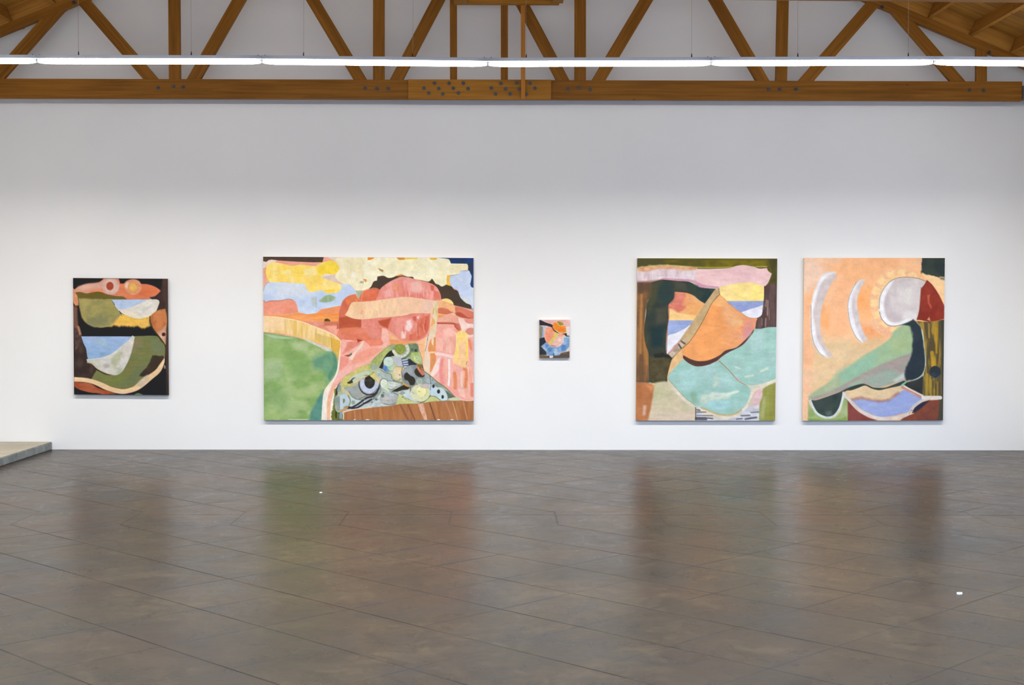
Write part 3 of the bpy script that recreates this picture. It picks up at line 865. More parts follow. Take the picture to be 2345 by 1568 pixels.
# cream ribbon and rust below
S([(103,1272),(205,1278),(290,1290),(420,1330),(560,1392),(690,1416),(800,1390),(870,1335),(925,1285),(1000,1240),(1080,1182),(1150,1085),(1185,1038),(1182,1095),(1135,1205),(1035,1295),(920,1392),(830,1442),(700,1472),(600,1462),(480,1425),(370,1372),(300,1346),(200,1330),(103,1326)],
  (226,188,142), (234,200,156), n=(120,60), soft=6)
S([(880,1320),(980,1240),(1000,1290),(920,1380),(860,1370)], (196,178,156), soft=20, op=.8)
S([(103,1330),(200,1338),(300,1350),(385,1398),(450,1422),(560,1455),(600,1470),(480,1476),(380,1466),(240,1445),(150,1412),(103,1378)], (156,66,34), (176,92,56), n=(140,50), soft=8, rag=4)
S([(830,1475),(870,1462),(930,1484),(900,1500),(820,1500)], (90,110,80), soft=10)
S([(1175,1125),(1192,1130),(1196,1170),(1180,1168)], (150,150,130), soft=8)
S([(103,84),(1220,92),(1220,100),(103,94)], (70,46,34), soft=5, op=.7)
p.build('dark canvas with olive, pale blue and yellow bowl shapes, furthest left on the wall')

# ---- 2: wide pink landscape
class Multi: pass
s2 = 7.838
p = Canvas('p2', [(602.6, 587.6), (1084.3, 590.6), (1084.5, 962.0), (604.3, 961.6)], [(602.6, 587.6), (1084.3, 590.6), (1084.5, 962.0), (604.3, 961.6)], None, (234,166,146), 2)
S, E, L, B = p.S, p.E, p.L, p.B
def qa(q):
    p.sc = 1/s2; p.off = {'A': (590, 575), 'B': (840, 575), 'C': (590, 770), 'D': (840, 770)}[q]
def toA(q, pts):   # convert to A units
    ox, oy = {'A': (0, 0), 'B': (250*s2, 0), 'C': (0, 195*s2), 'D': (250*s2, 195*s2)}[q]
    return [(x+ox, y+oy) for x, y in pts]
tA, tB, tC, tD = (lambda *a: toA('A', a)), (lambda *a: toA('B', a)), (lambda *a: toA('C', a)), (lambda *a: toA('D', a))
qa('A')
# sky and cloud bank
S(tA((80,90),(1960,95),(1960,600),(1100,480),(80,720)), (238,158,138), (236,170,150), n=(300,120))
S(tA((1250,100),(1960,100),(1960,500),(1300,520),(1100,470),(1200,400),(1430,400),(1460,300),(1400,200)), (232,212,190), (238,226,200), n=(200,120), soft=30)
S(tA((1120,470),(1300,430),(1480,430),(1500,560),(1300,530)), (226,200,186), (206,200,214), soft=20)
S(tA((80,190),(150,190),(200,150),(250,148),(345,160),(300,210),(210,270),(150,290),(80,310)), (236,216,202), soft=10)
S(tA((80,80),(1190,90),(1180,130),(1162,196),(1000,200),(700,188),(370,166),(250,150),(200,160),(155,192),(80,170)), (76,56,42), (84,62,46), sm=False, soft=8)
# pale blue
S(tA((80,720),(110,650),(150,580),(230,548),(450,558),(820,578),(1200,600),(1500,588),(1640,588),(1720,640),(1785,712),(1765,780),(1640,790),(1540,870),(1490,980),(1300,1012),(1130,1044),(1060,1102),(900,1126),(790,1118),(735,1085),(705,960),(660,882),(560,856),(420,880),(220,885),(150,912),(105,870),(80,860)),
  (204,218,236), (186,204,234), n=(220,140), mid=.45)
S(tA((300,620),(800,600),(900,760),(700,820),(350,800)), (216,222,232), soft=80, op=.7)
S(tA((1000,720),(1700,620),(1700,760),(1500,950),(1100,1000),(1080,800)), (186,204,236), soft=90, op=.8)
S(tA((955,822),(1052,818),(1056,1000),(985,990),(965,900)), (184,198,194), soft=18, op=.9)
L(tA((1046,820),(1050,1000)), 10, (128,150,140), op=.7)
S(tA((1098,885),(1160,840),(1215,795),(1300,782),(1402,822),(1370,878),(1250,916),(1130,910)), (142,170,130), (166,188,150), n=(60,80), soft=12)
# left mesas and orange plain
S(tA((80,885),(110,880),(150,912),(220,884),(420,882),(560,858),(640,880),(690,950),(715,1040),(722,1095),(600,1135),(80,1160)), (238,152,126), (232,140,112), n=(160,120))
L(tA((80,850),(110,885),(150,912),(200,892),(420,880),(550,856),(630,876)), 9, (96,62,50), op=.8)
L(tA((100,720),(120,650),(160,580),(210,552)), 9, (110,66,50), op=.8)
S(tA((80,1135),(300,1140),(600,1120),(722,1095),(900,1126),(1060,1104),(1150,1045),(1300,1010),(1490,975),(1500,1262),(1200,1256),(750,1252),(400,1200),(80,1168)),
  (238,148,86), (244,160,92), n=(260,60), grad=((700,1150),(1440,1180),(240,138,46)))
S(tA((1130,1060),(1300,1015),(1480,980),(1490,1110),(1200,1130)), (232,142,92), soft=14)
L(tA((80,1130),(300,1135),(500,1130),(720,1095)), 12, (240,178,140), op=.6)
S(tA((1196,1240),(1215,1212),(1260,1210),(1305,1238),(1290,1262),(1205,1262)), (94,96,30), (60,58,24), n=(20,20))
# yellow cloud
S(tA((148,300),(225,208),(400,214),(540,250),(620,268),(700,252),(800,240),(1030,266),(1100,225),(1200,192),(1300,165),(1380,190),(1430,225),(1467,300),(1440,380),(1350,415),(1230,402),(1150,462),(1280,515),(1420,560),(1480,590),(1505,648),(1470,715),(1375,748),(1225,748),(1160,700),(1050,716),(950,738),(890,690),(850,600),(820,580),(700,575),(450,552),(200,552),(160,490),(140,400)),
  (253,224,134), (255,216,92), n=(130,200), mid=.4)
S(tA((1060,320),(1180,220),(1300,168),(1400,205),(1466,300),(1430,382),(1330,412),(1200,400),(1110,430)), (253,216,52), (253,222,80), soft=26)
S(tA((430,250),(820,258),(830,420),(330,430),(560,380)), (253,218,84), soft=40, op=.7)
S(tA((430,360),(590,320),(600,420),(470,420)), (250,228,160), soft=30, op=.8)
S(tA((830,330),(1040,280),(1060,440),(840,430)), (250,230,160), soft=40, op=.8)
S(tA((1180,700),(1390,680),(1380,740),(1230,746)), (252,214,70), soft=16)
L(tA((300,430),(600,440),(1100,440)), 14, (252,212,80), op=.6)
L(tA((150,290),(138,380),(165,490),(210,548)), 9, (150,100,50), op=.7)
# far hill & navy at the right, then the cream clouds over them
S(tB((40,680),(190,440),(640,400),(1100,500),(1170,480),(1240,560),(1350,600),(1440,560),(1530,630),(1560,680),(1640,710),(1650,760),(1690,830),(1760,890),(1780,930),(1870,970),(1885,1100),(1600,1010),(1480,880),(1335,862),(1200,800),(240,700)), (76,58,43), (66,52,40), n=(200,120))
S(tB((1230,100),(1960,100),(1960,700),(1870,650),(1850,570),(1880,450),(1830,340),(1500,230)), (22,58,118), (20,48,96), n=(150,150), sm=False)
S(tB((1830,330),(1815,210),(1900,200),(1900,420)), (40,52,78), soft=30)
S(tB((1480,480),(1500,440),(1640,405),(1670,352),(1830,350),(1860,400),(1880,450),(1862,560),(1856,590),(1880,645),(1950,655),(1950,1110),(1900,1060),(1870,970),(1770,920),(1680,830),(1650,740),(1600,680),(1530,640),(1488,560)),
  (190,206,236), (206,218,234), n=(140,140))
S(tB((1700,820),(1800,860),(1850,940),(1770,910)), (214,216,206), soft=24)
S(tB((1870,1010),(1905,1030),(1920,1100),(1880,1090)), (110,150,170), soft=20)
L(tB((1490,455),(1510,435),(1640,408),(1665,350),(1815,350)), 9, (60,62,90), op=.8)
S(tA((1395,150),(1480,112),(1700,105),(1960,105),(1990,640),(1885,705),(1765,705),(1700,640),(1640,592),(1560,590),(1455,545),(1392,440),(1470,300),(1420,205)), (244,234,200), (240,228,182), n=(140,160))
S(tB((-40,110),(1250,120),(1460,140),(1490,170),(1508,220),(1800,225),(1818,270),(1812,340),(1670,352),(1650,405),(1500,428),(1440,432),(1438,590),(1350,632),(1290,600),(1235,580),(1200,530),(1170,490),(1110,542),(980,520),(850,498),(825,460),(740,458),(640,432),(540,440),(460,470),(380,478),(300,440),(190,452),(180,525),(120,545),(60,650),(-60,690)),
  (246,240,208), (243,234,190), n=(170,150), sm=True)
S(tB((1480,240),(1790,240),(1790,330),(1660,345),(1640,390),(1480,400)), (236,226,180), soft=20, op=.9)
S(tA((1540,150),(1700,130),(1740,260),(1700,360),(1560,340)), (232,222,176), soft=60, op=.7)
S(tA((1690,370),(1760,380),(1750,470),(1690,460)), (244,240,222), soft=24)
S(tA((1820,570),(1850,530),(1905,540),(1900,580)), (172,178,160), soft=8); S(tA((1890,500),(1940,498),(1962,530),(1935,560),(1910,530)), (222,146,70), soft=8)
S(tB((200,300),(260,325),(300,335),(290,375),(235,350)), (176,140,90), soft=6)
S(tB((15,105),(140,105),(120,135),(60,158),(15,160)), (238,152,36), soft=6, sm=False)
S(tB((515,105),(685,105),(680,152),(580,158)), (228,146,40), soft=6, sm=False)
S(tB((675,105),(925,105),(910,138),(680,150)), (244,204,84), soft=6, sm=False)
S(tB((1105,105),(1260,105),(1255,154),(1150,156)), (244,192,50), soft=6, sm=False)
S(tB((1440,432),(1502,438),(1480,500),(1484,570),(1515,628),(1430,602)), (246,188,44), soft=6, sm=False)
S(tB((510,440),(620,410),(660,430),(560,446)), (238,160,60), soft=8)
S(tA((1760,705),(1892,705),(1875,790),(1862,885),(1800,840)), (174,184,154), (160,172,140))
# salmon ground
S(tA((740,1250),(1480,1262),(1500,1600),(1460,1568),(1400,1500),(1200,1405),(1000,1340),(850,1290)), (222,136,110), (228,150,126), n=(140,100))
S(tA((1185,1258),(1460,1262),(1460,1345),(1290,1330),(1190,1345)), (206,112,84), soft=22)
S(tA((1220,1350),(1400,1330),(1460,1400),(1440,1520),(1300,1430)), (236,160,138), soft=30)
# dark red left dome
S(tA((1450,1420),(1452,1120),(1480,1000),(1540,870),(1640,795),(1755,768),(1800,840),(1860,888),(1890,760),(1900,712),(2000,680),(2100,655))+tB((180,660),(235,690),(200,900),(300,1300),(220,1420),(0,1400),(-340,1420)),
  (212,108,78), (204,98,72), n=(160,160))
S(tA((1560,860),(1660,800),(1750,775),(1850,890),(1700,910),(1620,980)), (224,118,70), soft=30)
S(tA((1895,720),(2038,690))+tB((200,690),(180,880),(-60,905),(-160,880)), (226,112,76), (220,104,70), soft=10)
S(tA((1460,1190),(1640,1170),(1900,1220))+tB((250,1200),(440,1190),(380,1290),(200,1300),(-300,1390),(-540,1390)), (190,84,54), (180,78,46), n=(120,80), soft=24)
L(tA((1452,1420),(1455,1120),(1490,980),(1540,868),(1640,792),(1755,766)), 8, (240,186,160))
L(tA((1765,780),(1800,845),(1862,888),(1885,720),(1990,685),(2080,655)), 8, (240,200,176))
# main pink dome
S(tB((150,900),(210,760),(240,680),(300,620),(400,552),(520,492),(620,455),(740,468),(860,500),(1060,545),(1180,590),(1250,640),(1296,710),(1325,790),(1335,870),(1280,890),(880,845),(600,835),(300,875)),
  (238,158,148), (232,138,122), n=(90,160), mid=.42)
S(tB((780,570),(960,540),(1000,640),(940,760),(830,780),(800,680)), (238,188,178), soft=50, op=.8)
S(tB((640,720),(860,740),(1000,780),(1060,860),(640,830)), (222,114,100), soft=44, op=.7)
S(tB((470,600),(560,560),(590,640),(540,780),(480,740)), (240,150,110), soft=40, op=.7)
S(tB((1140,600),(1210,620),(1200,720),(1150,690)), (206,88,70), soft=20, op=.8)
S(tB((1200,700),(1300,740),(1325,860),(1190,870)), (224,116,96), soft=30)
S(tB((300,720),(440,680),(480,790),(330,840)), (240,170,166), soft=40, op=.8)
B(tB((260,800),(450,600),(1150,620),(1300,860)), 1.5, 26, 22, 140, [(240,176,164), (226,128,112), (244,190,180), (218,120,104)], op=.4, seed=3)
# lower red ball
S(tB((-100,1215),(300,1192),(560,1165),(830,1112),(1138,1106),(1130,1260),(1105,1440),(1040,1540),(960,1590),(900,1610),(760,1612),(640,1600),(540,1545),(430,1452),(300,1380),(200,1372),(0,1392),(-100,1400)),
  (222,126,108), (228,140,124), n=(80,140))
S(tB((200,1250),(440,1195),(400,1300),(380,1380),(250,1330)), (186,76,46), soft=34)
S(tB((560,1200),(800,1170),(860,1280),(780,1400),(700,1560),(600,1560),(520,1450),(500,1300)), (232,150,136), soft=50, op=.7)
S(tB((700,1250),(800,1220),(820,1330),(760,1440),(690,1400)), (242,212,208), soft=34)
S(tB((620,1440),(700,1440),(690,1560),(620,1560)), (240,204,196), soft=30)
S(tB((880,1180),(950,1150),(930,1220)), (236,190,184), soft=20)
S(tB((820,1180),(890,1160),(880,1250),(840,1240)), (206,88,76), soft=18)
S(tB((930,1240),(1120,1140),(1120,1300),(1090,1430),(1000,1530),(900,1590),(760,1600),(760,1500),(880,1440)), (208,96,70), (218,116,88), n=(50,160), soft=24)
L(tB((1060,1240),(1040,1400)), 20, (190,78,50), soft=14)
B(tB((560,1200),(1120,1130),(1050,1500),(700,1580)), 1.5, 18, 20, 130, [(226,130,112), (238,176,166), (206,96,76)], op=.45, seed=5)
# peach band
S(tA((1620,1060),(1650,980),(1705,912),(1850,905))+tB((90,890),(300,862),(560,828),(700,818),(880,836),(1190,884),(1275,892),(1262,960),(1195,1015),(1160,1100),(1130,1110),(830,1110),(700,1145),(560,1162),(440,1172),(300,1186),(0,1215),(-140,1220),(-280,1195),(-395,1140)),
  (238,196,158), (240,204,160), n=(90,200))
S(tB((560,850),(1000,850),(1020,1100),(800,1100),(580,1150)), (238,192,158), soft=20, op=.8)
S(tB((1020,880),(1200,900),(1130,1090),(1000,1100)), (232,190,170), soft=34)
S(tA((1700,940),(1900,920),(1900,1080),(1720,1080)), (238,190,140), soft=50, op=.6)
S(tA((1850,1050),(1900,1060),(1890,1150),(1850,1120)), (236,166,136), soft=16)
B(tB((-250,950),(250,900),(250,1150),(-250,1170)), 1.5, 10, 26, 150, [(244,218,170), (238,186,140)], op=.5, seed=6)
# mid salmon below the ball
S(tA((1400,1560),(1460,1390),(1700,1395),(1900,1370))+tB((0,1395),(150,1370),(280,1400),(280,1680),(100,1700),(-100,1720),(-560,1700)), (222,122,94), (228,136,108), n=(140,90))
S(tA((1480,1380),(1800,1360),(1700,1460),(1500,1500)), (220,120,84), soft=30)
S(tB((0,1400),(180,1380),(240,1440),(240,1560),(60,1540)), (222,134,122), soft=30, op=.8)
S(tD((-400,-30),(-60,-40),(100,80),(80,160),(-100,180),(-140,110),(-250,60),(-400,60)), (224,122,92), (218,112,84), n=(120,60), soft=16)
S(tB((270,1385),(340,1390),(390,1460),(380,1640),(330,1720),(262,1640)), (236,176,162), soft=14)
S(tB((380,1440),(480,1500),(560,1560),(640,1610),(900,1620),(920,1700),(420,1700),(400,1600)), (236,168,124), (238,180,140), soft=14)
S(tD((400,50),(600,60),(900,100),(760,120),(540,150),(420,150)), (234,156,100), (230,146,90), soft=16)
L(tB((380,1450),(520,1545),(620,1600),(780,1618),(940,1595)), 9, (200,150,120))
S(tD((0,70),(260,60),(300,130),(150,180),(0,190)), (232,130,104), soft=20)
# pale pink sweep down the middle
S(tC((1480,90),(1620,60),(1760,80),(1900,70),(2038,190))+tD((100,170),(400,170),(380,230),(250,310),(90,420),(0,480),(-100,530),(-200,560),(-330,620),(-440,680),(-540,790),(-600,880),(-640,960),(-690,1100),(-700,1300),(-720,1530),(-830,1530),(-800,1200),(-740,1000),(-640,740),(-560,540),(-550,350)),
  (240,168,150), (238,182,166), n=(160,160))
S(tC((1480,350),(1640,370),(1620,480),(1500,620),(1460,600)), (232,138,122), soft=40, op=.8)
S(tC((1750,330),(2038,200))+tD((300,220),(100,360),(-150,480),(-300,520)), (236,146,120), soft=50, op=.7)
S(tC((1480,620),(1700,500),(1650,640),(1480,760),(1400,860),(1400,740)), (240,180,172), soft=40, op=.8)
S(tC((1600,100),(1780,90),(1860,120),(1700,220),(1640,260),(1520,330),(1500,200)), (222,126,106), (228,140,118), soft=20)
S(tC((1500,50),(1600,60),(1590,170),(1500,330),(1485,150)), (236,168,158), soft=20)
S(tC((1780,40),(1895,66),(1795,112)), (164,62,26), sm=False, soft=8)
S(tC((1550,345),(1620,325),(1665,330),(1635,362)), (140,60,40), sm=False, soft=6)
S(tC((1630,330),(1690,290),(1690,330),(1650,360)), (96,96,76), soft=8)
S(tC((1640,370),(1720,300),(1870,100),(1900,90),(1880,180),(1780,270),(1700,420),(1650,410)), (238,206,192), soft=10)
L(tC((1480,-60),(1640,-40),(1760,0),(1900,50)), 9, (190,80,60), op=.6)
# right-hand pinks
S(tB((1275,900),(1960,1060),(1960,2800),(1700,2700),(1240,1900),(1235,1330)), (232,164,146), (236,178,160), n=(120,150))
S(tB((1335,862),(1430,846),(1500,870),(1545,915),(1560,955),(1480,930),(1400,910)), (245,216,132))
S(tB((1280,885),(1400,900),(1560,960),(1590,1030),(1560,1090),(1390,1160),(1420,1200),(1275,1200)), (240,178,124), (236,168,112), n=(120,70))
S(tB((1275,1020),(1340,1012),(1460,1040),(1500,1075),(1560,1092),(1420,1132),(1275,1110)), (206,108,76), soft=8)
S(tB((1275,1140),(1390,1150),(1350,1190),(1275,1195)), (230,150,70), soft=10)
S(tB((1585,980),(1740,1020),(1925,1098),(1925,1200),(1760,1150),(1600,1090)), (214,120,96), (206,104,78), n=(140,60))
S(tB((1580,1100),(1680,1095),(1800,1170),(1925,1195),(1860,1215),(1700,1185),(1610,1150)), (184,80,52), soft=10)
S(tB((1275,1200),(1420,1150),(1580,1150),(1640,1190),(1640,1290),(1275,1270)), (234,172,152), (228,158,134), soft=10)
L(tB((1275,1288),(1560,1298),(1640,1350),(1690,1420),(1700,1490)), 34, (186,84,58), soft=8)
S(tB((1580,1300),(1650,1290),(1700,1370),(1690,1500),(1640,1440),(1570,1350)), (214,120,100), (180,80,58), soft=8)
S(tB((1640,1200),(1730,1210),(1920,1300),(1920,1500),(1830,1620),(1720,1490),(1690,1370)), (238,200,188), (240,212,204), soft=12)
S(tB((1740,1220),(1920,1200),(1920,1300),(1800,1290)), (220,138,122), soft=16)
S(tB((1760,1450),(1800,1390),(1870,1370),(1920,1380),(1920,1490),(1840,1500)), (210,134,112), soft=16)
S(tB((1255,1325),(1450,1318),(1560,1345),(1700,1500),(1680,1540),(1600,1580),(1600,2100),(1235,2150),(1225,1500)), (240,170,156), (234,154,136), n=(120,120), soft=10)
S(tB((1360,1400),(1500,1380),(1620,1480),(1500,1560),(1380,1540)), (242,184,170), soft=40)
# central vertical column
S(tB((1195,890),(1285,885),(1275,1100),(1250,1330),(1232,1600),(1090,1600),(1135,1400),(1152,1130),(1190,1010)), (226,206,172), (230,190,150), n=(60,140))
S(tB((1175,1190),(1210,1220),(1225,1290),(1140,1360)), (228,168,98), soft=10)
S(tB((1235,920),(1278,900),(1275,1200),(1245,1200),(1225,1020)), (208,180,120), (226,206,160), n=(30,90), soft=10)
L(tB((1205,1020),(1190,1130)), 18, (214,170,110))
S(tD((960,70),(1090,0),(1240,0),(1245,300),(1240,600),(1135,690),(1025,620),(990,480),(950,300),(925,90)), (236,184,150), (240,200,176), n=(70,160), soft=8)
S(tD((925,90),(1060,30),(1040,300),(1010,480),(970,330)), (242,180,130), soft=14)
S(tD((1060,30),(1130,0),(1110,120),(1090,260),(1140,400),(1120,660),(1040,600),(1040,300)), (230,208,182), soft=14)
S(tD((1150,50),(1235,10),(1235,268),(1105,272),(1100,190)), (222,142,82), (214,134,70), soft=6)
S(tD((1165,0),(1205,0),(1195,170),(1160,110)), (232,206,176), soft=10)
S(tD((1140,300),(1240,296),(1240,460),(1200,590),(1135,650)), (222,142,84), soft=6)
L(tD((1085,20),(1075,150),(1045,260)), 10, (90,70,60), op=.8)
L(tB((1105,1480),(1090,1600)), 10, (110,90,76), op=.7)
# lower right slabs
S(tD((1250,20),(1400,20),(1370,270),(1250,240)), (240,176,160), soft=14); S(tD((1380,0),(1640,0),(1560,320),(1360,270)), (232,160,142), (238,182,166), n=(60,200), soft=14)
S(tD((1130,690),(1240,500),(1245,300),(1540,352),(1560,500),(1490,920),(1420,900)), (238,176,164), (234,160,150), n=(60,160), soft=8)
L(tD((1250,310),(1400,330),(1545,370)), 50, (242,208,202), soft=20)
S(tD((1270,400),(1330,380),(1290,600),(1160,740),(1140,690)), (240,212,202), soft=20)
L(tD((1475,420),(1480,700),(1465,880)), 34, (242,224,218), soft=16)
L(tD((1350,420),(1330,620),(1350,840)), 64, (236,140,134), soft=30)
L(tD((1430,520),(1430,760)), 26, (238,176,142), soft=16)
S(tD((1550,500),(1720,570),(1690,800),(1640,960),(1540,900)), (238,168,158), soft=20)
L(tD((1575,660),(1590,800),(1585,930)), 60, (226,136,82), soft=20)
L(tD((1700,640),(1700,820),(1710,900)), 30, (232,206,180), soft=16)
L(tD((1750,580),(1790,620),(1770,900)), 56, (222,132,84), soft=22)
S(tD((1800,520),(1920,520),(1920,1110),(1790,1120),(1820,900)), (240,186,166), (236,160,140), n=(40,200), soft=16)
S(tD((1860,840),(1920,830),(1920,1090),(1860,1080)), (228,128,110), soft=20)
S(tD((1810,20),(1920,0),(1920,540),(1800,540)), (236,172,160), (228,150,140), n=(50,160), soft=14)
L(tD((1835,60),(1870,220)), 40, (226,128,84), soft=20)
S(tD((1600,-60),(1700,-110),(1800,-50),(1815,60),(1815,480),(1760,560),(1550,480),(1550,370),(1590,280),(1600,100)), (245,206,116), (246,214,140), n=(90,120), soft=6)
S(tD((1655,95),(1790,90),(1785,360),(1650,370)), (241,192,142), soft=8)
S(tD((1550,380),(1810,370),(1810,480),(1750,555),(1550,480)), (242,196,136), soft=8)
L(tD((1800,120),(1795,380)), 26, (248,210,80), soft=10); L(tD((1610,180),(1605,340)), 26, (248,214,100), soft=10)
L(tD((1800,450),(1785,510)), 12, (110,80,50), op=.7)
L(tD((1430,910),(1600,1000),(1760,1120)), 60, (240,158,152), soft=24)
S(tD((1640,930),(1740,950),(1780,1120),(1660,1040)), (240,190,172), soft=20)
# ochre path with the green field below
S(tA((80,1168),(350,1185),(720,1245),(1000,1345),(1200,1425),(1400,1525))+tC((1480,70),(1495,100),(1485,200),(1450,500),(1420,420),(1330,230),(1100,120),(830,40),(700,0),(480,-50),(250,-70),(80,-90)),
  (238,206,146), (228,184,92), n=(46,400), mid=.42, hard=2)
S(tA((80,1168),(400,1190),(500,1210),(480,1430),(80,1440)), (242,208,168), soft=60, op=.75)
S(tC((1320,20),(1480,80),(1480,200),(1450,480),(1400,340),(1330,240)), (226,172,54), (220,176,84), n=(60,200), soft=14)
S(tC((1050,-60),(1320,20),(1300,200),(1090,100)), (208,186,116), (220,178,80), n=(50,300), soft=20, op=.8)
L(tC((1328,20),(1325,210)), 12, (150,120,60), op=.7); L(tC((1045,-120),(1050,60)), 10, (150,130,90), op=.6)
L(tA((80,1166),(350,1183),(720,1243),(1000,1343),(1200,1423),(1400,1523))+tC((1480,66),(1496,110)), 14, (244,222,184))
S(tC((80,-75),(250,-55),(480,-20),(700,15),(860,70),(1000,140),(1140,205),(1200,250),(1330,262),(1400,350),(1430,480),(1425,590),(1360,740),(1265,860),(1200,970),(1170,1150),(1145,1540),(80,1540)),
  (128,164,92), (160,184,122), n=(240,150), soft=6, mid=.45, hard=2)
S(tC((250,100),(420,80),(440,380),(150,420),(120,200)), (132,168,92), soft=100, op=.6)
S(tC((600,420),(920,380),(950,640),(820,780),(560,700)), (124,162,92), soft=110, op=.8)
S(tC((120,430),(440,420),(420,760),(140,800)), (158,182,136), soft=90, op=.8)
S(tC((560,90),(900,130),(900,300),(620,180)), (172,190,140), soft=70, op=.7)
S(tC((980,380),(1240,290),(1340,280),(1425,420),(1425,600),(1330,770),(1240,820),(1200,640),(1010,560)), (96,148,116), (112,158,120), n=(120,160), soft=110)
S(tC((1330,270),(1400,340),(1430,480),(1420,600),(1290,800),(1260,700),(1360,500)), (84,138,108), soft=30)
S(tC((1190,960),(1175,1150),(1150,1540),(930,1540),(950,1360),(1010,1250),(1090,1100)), (76,134,124), (92,146,128), soft=40)
S(tC((160,980),(420,920),(560,1120),(460,1330),(180,1120)), (124,160,98), soft=110, op=.7)
S(tC((640,960),(1000,900),(1090,1000),(900,1080),(700,1100)), (166,188,124), soft=70, op=.8)
S(tC((110,1350),(400,1380),(560,1480),(110,1500)), (160,186,112), soft=60, op=.6)
L(tC((560,1490),(900,1495)), 20, (214,222,196), soft=12, op=.6)
L(tC((80,-78),(300,-55),(480,-28)), 8, (96,100,60), op=.7)
S(tC((830,40),(930,65),(1110,150),(1300,215),(1330,262),(1250,262),(1180,225),(1050,160),(900,90)), (206,212,196), (186,198,176), n=(40,40), soft=8)
S(tA((110,1480),(400,1520),(640,1568),(300,1560)), (178,204,176), soft=24, op=.7)
# white border, peach strip
S(tC((1490,180),(1470,480),(1445,640),(1400,740),(1330,870),(1270,1040),(1245,1200),(1240,1540),(1140,1540),(1165,1150),(1195,975),(1270,860),(1370,735),(1425,590),(1440,480),(1470,250)), (238,228,208), (232,226,214), n=(60,160), soft=6)
S(tC((1400,860),(1360,930),(1300,1050),(1245,1200),(1240,1340),(1250,1540),(1300,1540),(1312,1200),(1350,1060),(1420,900)), (238,180,142), soft=8)
S(tC((1450,860),(1400,910),(1350,1060),(1310,1220),(1300,1540),(1345,1540),(1370,1150),(1430,940)), (236,232,218), soft=8)
# ragged olive growth
S(tC((1480,860),(1430,900),(1380,950),(1370,1100),(1345,1300),(1320,1400),(1345,1540),(1545,1540),(1530,1400),(1480,1350),(1470,1050),(1440,1000)), (118,122,44), (92,98,34), n=(40,60), soft=6, rag=10, ragn=(16,30))
L(tC((1500,820),(1450,880),(1420,960),(1408,1200),(1408,1460)), 26, (40,42,28))
L(tC((1455,1040),(1440,1200),(1445,1360)), 16, (104,120,112))
L(tC((1500,1360),(1490,1460)), 50, (124,160,180))
# the mosaic rock
rock = tC((1440,1030),(1425,960),(1450,880),(1500,800),(1580,700),(1720,630),(1860,540),(1960,510),(2038,470))+tD((110,410),(260,290),(400,165),(560,150),(700,152),(750,130),(880,124),(915,150),(925,220),(960,300),(985,400),(1000,520),(1030,620),(1140,700),(1250,800),(1400,910),(1580,1090),(1700,1150),(1330,1180),(1000,1200),(400,1260),(0,1290),(-300,1310),(-500,1360),(-560,1330),(-580,1100))
S(rock, (132,146,140), (170,182,158), n=(90,90), soft=8, hard=2)
S(tC((1500,880),(1510,800),(1570,720),(1700,640),(1850,545),(1960,515),(2060,560),(1980,650),(1850,700),(1720,740),(1660,850),(1900,790),(1700,880),(1560,900),(1540,960),(1500,1000)), (206,196,112), (186,180,92), n=(50,50), soft=12, rag=6)
S(tC((1740,690),(1900,640),(2038,600))+tD((60,560),(0,660),(-100,700),(-200,760),(-330,790)), (180,200,188), (196,206,190), n=(60,40), soft=14)
S(tC((1600,830),(1660,790),(1700,750),(1750,730),(1790,760),(1720,820),(1640,850)), (56,54,34), soft=8)
p.off = (590, 770)
S([(1540,910),(1620,900),(1740,890),(1860,810),(2000,700),(2038,690),(2038,1120),(1850,1145),(1740,1100),(1640,1000)], (164,168,162), (150,156,152), n=(120,60), soft=10)
S([(1520,910),(1620,990),(1680,1080),(1600,1050),(1520,1000)], (196,190,150), soft=16)
L([(1640,990),(1700,1080),(1790,1130),(1900,1135),(2038,1090)], 12, (110,112,84))
S([(1660,1060),(1760,1130),(1900,1150),(2038,1110),(2038,1160),(1900,1210),(1740,1270),(1640,1240)], (190,206,208), soft=10)
E(1715,1185,36,38,(146,160,140))
E(1722,790,42,40,(60,62,40)); E(1722,790,16,16,(170,176,150)); E(1790,770,15,15,(44,42,28)); E(1845,752,11,11,(44,42,28))
E(1895,610,22,16,(150,176,190))
p.off = (840, 770)
E(48,850,200,212,(48,46,34)); E(46,846,180,190,(158,168,176)); E(46,842,166,176,(188,198,222),(176,186,206)); E(50,812,96,124,(38,34,26),(60,58,48),n=(60,40))
S([(-150,720),(0,610),(140,600),(200,690),(230,800),(140,720),(60,690),(-40,720),(-130,800)], (186,184,120), (176,186,160), soft=10)
S([(-240,860),(-190,835),(-110,775),(-30,725),(25,700),(60,650),(0,620),(-140,680),(-260,780)], (186,196,176), (200,204,160), n=(60,40), soft=6)
L([(-235,865),(-185,838),(-105,778),(-25,727),(35,700)], 12, (222,150,70))
S([(40,695),(80,640),(160,680),(240,780),(228,850),(180,815),(110,755)], (206,200,120), (190,188,100), soft=6)
S([(150,700),(230,780),(230,850),(180,790)], (222,190,150), soft=8)
L([(-360,1275),(-300,1285),(-200,1240),(-110,1180),(0,1100),(110,1070),(200,960),(240,860)], 34, (44,44,52))
L([(-140,1120),(0,1060),(110,1010),(190,930)], 12, (84,86,72))
L([(-60,1230),(100,1130),(200,1010)], 16, (84,88,80))
S([(-260,1290),(-100,1230),(60,1180),(180,1050),(250,1000),(300,1100),(240,1190),(400,1240),(0,1285),(-400,1320)], (196,206,210), (170,186,184), n=(50,40), soft=14)
